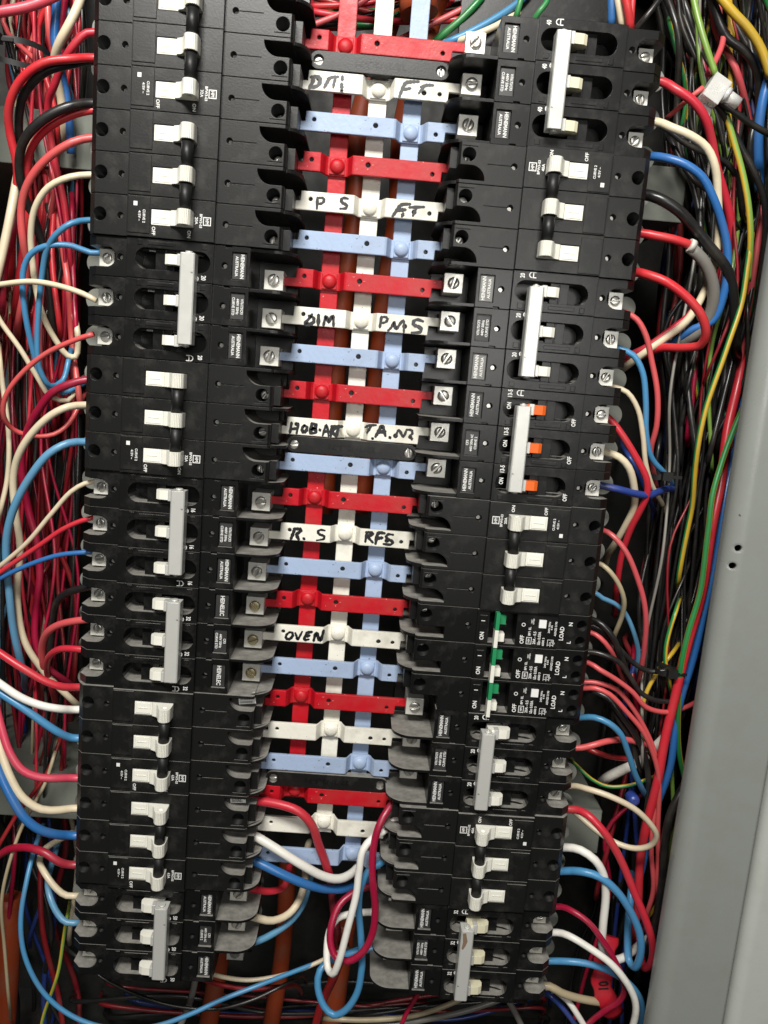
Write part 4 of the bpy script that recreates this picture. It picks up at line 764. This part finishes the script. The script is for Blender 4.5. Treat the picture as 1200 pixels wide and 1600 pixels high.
# orange feeder cables behind the busbars
def feeder(pts, r, label):
    mb = MB(); tube(mb, spline([bp(*p) for p in pts], 8), r, 18); solo('feeder_cable', mb, 'conduit', label, 'cable', 'orange feeder cables')
feeder([(640, -60, -60), (600, 60, -64), (560, 200, -66), (556, 330, -66), (535, 480, -66), (520, 640, -70), (505, 800, -74)], 8, 'orange feeder cable seen between red and white upright busbars')
feeder([(700, -60, -58), (665, 60, -62), (630, 200, -66), (622, 330, -66), (600, 480, -66), (585, 640, -70), (560, 800, -74)], 8, 'orange feeder cable seen between white and blue upright busbars')
feeder([(648, -40, -20), (652, -10, -18), (655, 22, -17)], 13, 'orange cable collar round the top of the upright blue busbar')
feeder([(940, -70, -44), (880, -10, -46), (800, 70, -50), (720, 160, -62)], 12, 'broad orange cable slanting over the right 40 breaker')
feeder([(1010, -60, -50), (930, 10, -52), (860, 80, -56), (790, 170, -66)], 11, 'second broad orange cable behind the right 40 breaker')
feeder([(450, 1330, -120), (446, 1420, -118), (440, 1500, -116), (420, 1620, -116)], 8, 'orange feeder cable below the lowest cross bars')
feeder([(350, 1450, -112), (338, 1530, -108), (322, 1620, -104)], 9, 'orange feeder cable under the left 50 breaker')
feeder([(14, 1400, -94), (12, 1480, -88), (2, 1640, -86)], 11, 'orange feeder cable at the lower corner of the picture')
feeder([(540, 1440, -126), (530, 1520, -122), (515, 1620, -120)], 10, 'orange feeder cable behind the blue loop')

# ------------------------------------------------------------------ dense background bundles, deep ones in darker colours to put in their shade
def bundle(n, stations, cols, label_where, group, seed, zr=(-80, -20), rr=(1.5, 2.9)):
    """n wires that wander down a corridor: stations are (y, x0, x1) across the photograph"""
    random.seed(seed)
    for i in range(n):
        c = random.choices([a for a, _ in cols], [b for _, b in cols])[0]
        f = random.random(); z = random.uniform(*zr); r = random.uniform(*rr)
        a, b = sorted(random.sample(range(len(stations)), 2)) if random.random() < .35 else (0, len(stations)-1)
        if b-a < 2: a, b = max(0, a-1), min(len(stations)-1, b+1)
        pts = []
        for (y, x0, x1) in stations[a:b+1]:
            f = min(1, max(0, f+random.gauss(0, .15)))
            pts.append((x0+(x1-x0)*f+random.gauss(0, 5), y+random.uniform(-30, 30), z+random.gauss(0, 7)))
        a0, b0 = pts[0], pts[-1]
        pts = [(a0[0], a0[1]-18, -205), (a0[0], a0[1]-12, (a0[2]-205)/2)]+pts+[(b0[0], b0[1]+12, (b0[2]-205)/2), (b0[0], b0[1]+18, -205)]
        r = {'black': r*1.05}.get(c, r)
        P3 = spline([bp(*p) for p in pts], 9); mb = MB(); st = c in ('yellow', 'lime'); tube(mb, P3, r, 8, 1 if st else None)
        ms = ['w_'+c] if not st else (['w_yellow', 'w_green'] if c == 'yellow' else ['w_lime', 'w_yellow'])
        solo('bundled_wire', mb, ms, '%s wire deep in the bundle %s' % (CN.get(c, c), label_where), 'wire', '%s wires %s' % (CN.get(c, c), group))
bundle(30, [(-60, -10, 130), (60, -5, 125), (160, 30, 120), (260, 45, 120), (380, 20, 118), (500, 0, 118), (640, -10, 118), (780, -10, 118), (920, 0, 118), (1060, -5, 115)],
       [('red', 4), ('crimson', 6), ('coral', 1.5), ('darkred', 7), ('cream', 1), ('steelblue', 1), ('black', 5), ('yellow', .5)], 'beside the upper left breakers', 'deep behind the left breakers', 11, (-200, -60))
bundle(18, [(880, -10, 110), (1000, -10, 112), (1120, -10, 108), (1240, -10, 104), (1340, -10, 104), (1440, -10, 108), (1540, -10, 130), (1640, -20, 160)],
       [('red', 1), ('crimson', 3), ('cream', 1), ('steelblue', 1.5), ('tan', 1.5), ('black', 5), ('lime', .5), ('navy', 2), ('darkred', 3)], 'beside the lower left breakers', 'deep behind the lower left breakers', 12, (-200, -75), (1.7, 2.9))
bundle(44, [(-60, 1010, 1200), (60, 1040, 1200), (170, 1045, 1200), (280, 1050, 1200), (400, 1045, 1190), (540, 1030, 1175), (680, 1040, 1150), (820, 1020, 1125), (960, 1005, 1105), (1100, 1000, 1075)],
       [('black', 15), ('darkred', 3), ('crimson', 2.5), ('coral', .6), ('yellow', 1.4), ('lime', .8), ('navy', .8)], 'between the right breakers and the cabinet frame', 'deep beside the cabinet frame', 13, (-200, -50))
bundle(22, [(1000, 960, 1080), (1100, 950, 1065), (1200, 940, 1050), (1300, 930, 1040), (1400, 920, 1030), (1500, 900, 1015), (1640, 880, 1005)],
       [('black', 9), ('crimson', 2), ('darkred', 3), ('coral', .5), ('yellow', .6), ('navy', 1)], 'beside the lower right breakers', 'deep behind the lower right breakers', 14, (-200, -60))
bundle(20, [(-60, 5, 130), (30, 0, 125), (110, 20, 122), (200, 40, 120), (300, 45, 120), (420, 40, 118), (540, 30, 118), (640, 40, 120)],
       [('red', 6), ('coral', 4), ('crimson', 3), ('cream', .8), ('steelblue', .8), ('black', 1)], 'beside the topmost left breakers', 'beside the topmost left breakers', 21, (-85, -28), (1.6, 2.8))
bundle(30, [(-60, 1030, 1200), (40, 1050, 1200), (130, 1060, 1200), (220, 1065, 1200), (320, 1090, 1195), (430, 1090, 1190), (560, 1070, 1170), (700, 1060, 1140)],
       [('black', 14), ('yellow', 2.2), ('lime', 1.6), ('crimson', 2.4), ('coral', 1.6), ('navy', .5)], 'beside the clear connector and topmost right breakers', 'beside the topmost right breakers', 22, (-80, -18), (1.4, 2.4))
bundle(34, [(-60, 1040, 1200), (80, 1060, 1200), (200, 1070, 1200), (330, 1090, 1195), (470, 1080, 1185), (600, 1055, 1165), (740, 1045, 1135), (880, 1030, 1115), (1020, 1010, 1085), (1160, 1000, 1060)],
       [('black', 18), ('darkred', 2), ('crimson', 2), ('grey', 1)], 'running thin along the cabinet frame', 'running thin along the frame', 31, (-60, -8), (.9, 1.5))
bundle(24, [(-60, 5, 130), (80, 15, 122), (220, 30, 120), (360, 20, 118), (520, 10, 118), (700, 0, 115), (880, 0, 112), (1060, 0, 108), (1220, 0, 104)],
       [('darkred', 5), ('crimson', 5), ('red', 3), ('black', 7), ('tan', 1), ('navy', 1)], 'running thin down beside the left breaker column', 'running thin beside the left column', 32, (-100, -30), (.9, 1.6))
bundle(12, [(20, 440, 500), (15, 560, 640), (0, 700, 780), (-20, 820, 960)], [('red', 3), ('darkred', 3), ('green', 2), ('navy', 2), ('black', 3)], 'slanting across behind the tops of the busbars', 'behind the tops of the busbars', 15, (-80, -40), (1.6, 2.8))
bundle(8, [(1560, 120, 220), (1570, 260, 400), (1560, 420, 560), (1580, 600, 760), (1570, 800, 900)], [('navy', 3), ('darkred', 3), ('grey', 2), ('black', 4), ('tan', 1.2), ('crimson', 1)], 'lying across under both breaker columns', 'under both breaker columns', 16, (-200, -110), (1.6, 3))

# ------------------------------------------------------------------ small things
# clear connector
cx, cy, cz = bp(1116, 142, 16)
t = thing('wire_connector', 'clear plastic wire connector joining earth and black wires near the top corner', 'connector', (cx, cy, cz))
t.rotation_euler = (0, R(28), 0)
blk = carve(MB().box(-6, 6, -8, 8, -5, 5), MB().box(-5, 5, -7, 12, -4, 4).cyl((3, 0), 2.6, -20, -6, 14, 'y'), 'connector_body', 'clear')
link('connector_body', blk, t)
link('brass_insert', MB().box(-2.6, 2.2, -3.5, 3.5, -2.8, 2.8).mesh('brass_insert', 'brass'), t)
link('connector_cap', MB().cyl((2, 0), 4.1, 7, 18, 16, 'x').cyl((2, 0), 5.4, 6, 9, 16, 'x').mesh('connector_cap', 'clear'), t)
link('connector_foot', MB().prism([(-6, -8), (6, -8), (8, -14), (4, -11), (-4, -14)], 'z', -5, -3.8).mesh('connector_foot', 'clear'), t)
# red marker sleeve with a number
def sheet(name, pxs, th, m_, label, cat):
    P = [Vector(bp(*p)) for p in pxs]; n = len(P)
    nr = (P[1]-P[0]).cross(P[2]-P[0]).normalized()
    if nr.z < 0: nr = -nr
    mb = MB(); mb.add([p for p in P]+[p-nr*th for p in P], [list(range(n)), list(range(n, 2*n))[::-1]]+[(i, n+i, n+(i+1) % n, (i+1) % n) for i in range(n)])
    me = mb
    c = tuple(sum(v[i] for v in mb.v)/len(mb.v) for i in range(3))
    o = tag(link(name, mesh_fix(mb.mesh(name, m_, c)), None, W3(*c)), label, cat); return o, c
# marker as a bent tube of tape
mb = MB(); path = spline([bp(952, 1462, -8), bp(944, 1500, -2), bp(940, 1535, 2), bp(950, 1568, 4), bp(962, 1585, 0)], 4)
n_ = len(path); P_ = [Vector(p) for p in path]
for i in range(n_):
    tdir = (P_[min(n_-1, i+1)]-P_[max(0, i-1)]).normalized(); sd = tdir.cross(Vector((0, 0, 1))).normalized(); up = sd.cross(tdir)
    wob = 1+.12*math.sin(i*1.9)
    for j in range(14):
        a = 2*math.pi*j/14; mb.v.append(tuple(P_[i]+sd*math.cos(a)*8.2*wob+up*math.sin(a)*3.2*wob))
for i in range(n_-1):
    for j in range(14): mb.f.append([i*14+j, i*14+(j+1) % 14, (i+1)*14+(j+1) % 14, (i+1)*14+j]); mb.m.append(0); mb.sm.append(True)
for q in (list(range(14))[::-1], [(n_-1)*14+j for j in range(14)]): mb.f.append(q); mb.m.append(0); mb.sm.append(False)
mk = solo('cable_marker', mesh_fix and mb, 'redtape', 'red tape marker numbered 10 around wires low at the right', 'marker')
mx, my, mz = bp(944, 1541, 6.2); tb = MB(); put_text(tb, '10', mx, my, mz, 11, 96, .8)
c0 = (mk.location.x*1000, (mk.location.z-OZ)*1000, -mk.location.y*1000)
link('marker_number', tb.mesh('marker_number', 'ink', c0), mk)
# white tape ends
def tape(pts, r, label):
    mb = MB(); tube(mb, spline([bp(*p) for p in pts], 3), r, 10); solo('tape_wrap', mb, 'tape', label, 'tape', 'white tape ends')
tape([(940, 1222, -40), (952, 1213, -22), (972, 1203, -14), (990, 1194, -10), (1003, 1186, -12), (1012, 1180, -40)], 3.9, 'white tape wrap beside the dusty right breaker')
tape([(1016, 1178, -40), (1024, 1168, -12), (1036, 1156, -8), (1047, 1145, -12), (1056, 1136, -40)], 3.9, 'white tape end behind the red riser')
bx, by, bz = bp(991, 1252, 2)
solo('blue_plug', MB().lathe((bx, by), [(4.6, bz-8), (4.6, bz-1), (4, bz+.6), (2.2, bz+1.4)], 18), 'w_navy', 'small round blue plug among the wires by the cream loop', 'plug')
# cable ties
def tie(px, py, z, rx, ry, label):
    x, y, _ = bp(px, py, z); mb = MB(); n = 28; P = [(x+rx*math.cos(2*math.pi*i/n), y+1.5*math.sin(4*math.pi*i/n), z+ry*math.sin(2*math.pi*i/n)) for i in range(n+1)]
    vs = []
    for p in P: vs += [(p[0], p[1]-1.9, p[2]), (p[0], p[1]+1.9, p[2])]
    o = len(mb.v); mb.v += vs
    for i in range(n): mb.f.append([o+2*i, o+2*i+2, o+2*i+3, o+2*i+1]); mb.m.append(0); mb.sm.append(True)
    mb.box(x-3.5, x+3.5, y-3, y+3, z+ry-1.5, z+ry+3.5); mb.box(x+2, x+11, y-1.2, y+.9, z+ry, z+ry+1.1)
    solo('cable_tie', mb, 'rod', label, 'cable tie', 'black cable ties')
tie(18, 82, -14, 26, 22, 'black cable tie round the red wires at the top corner')
tie(1034, 742, 0, 10, 9, 'black cable tie gathering wires beside the orange levered breaker')
tie(1043, 1046, 6, 9, 8, 'black cable tie on the wires beside the flagged breakers')
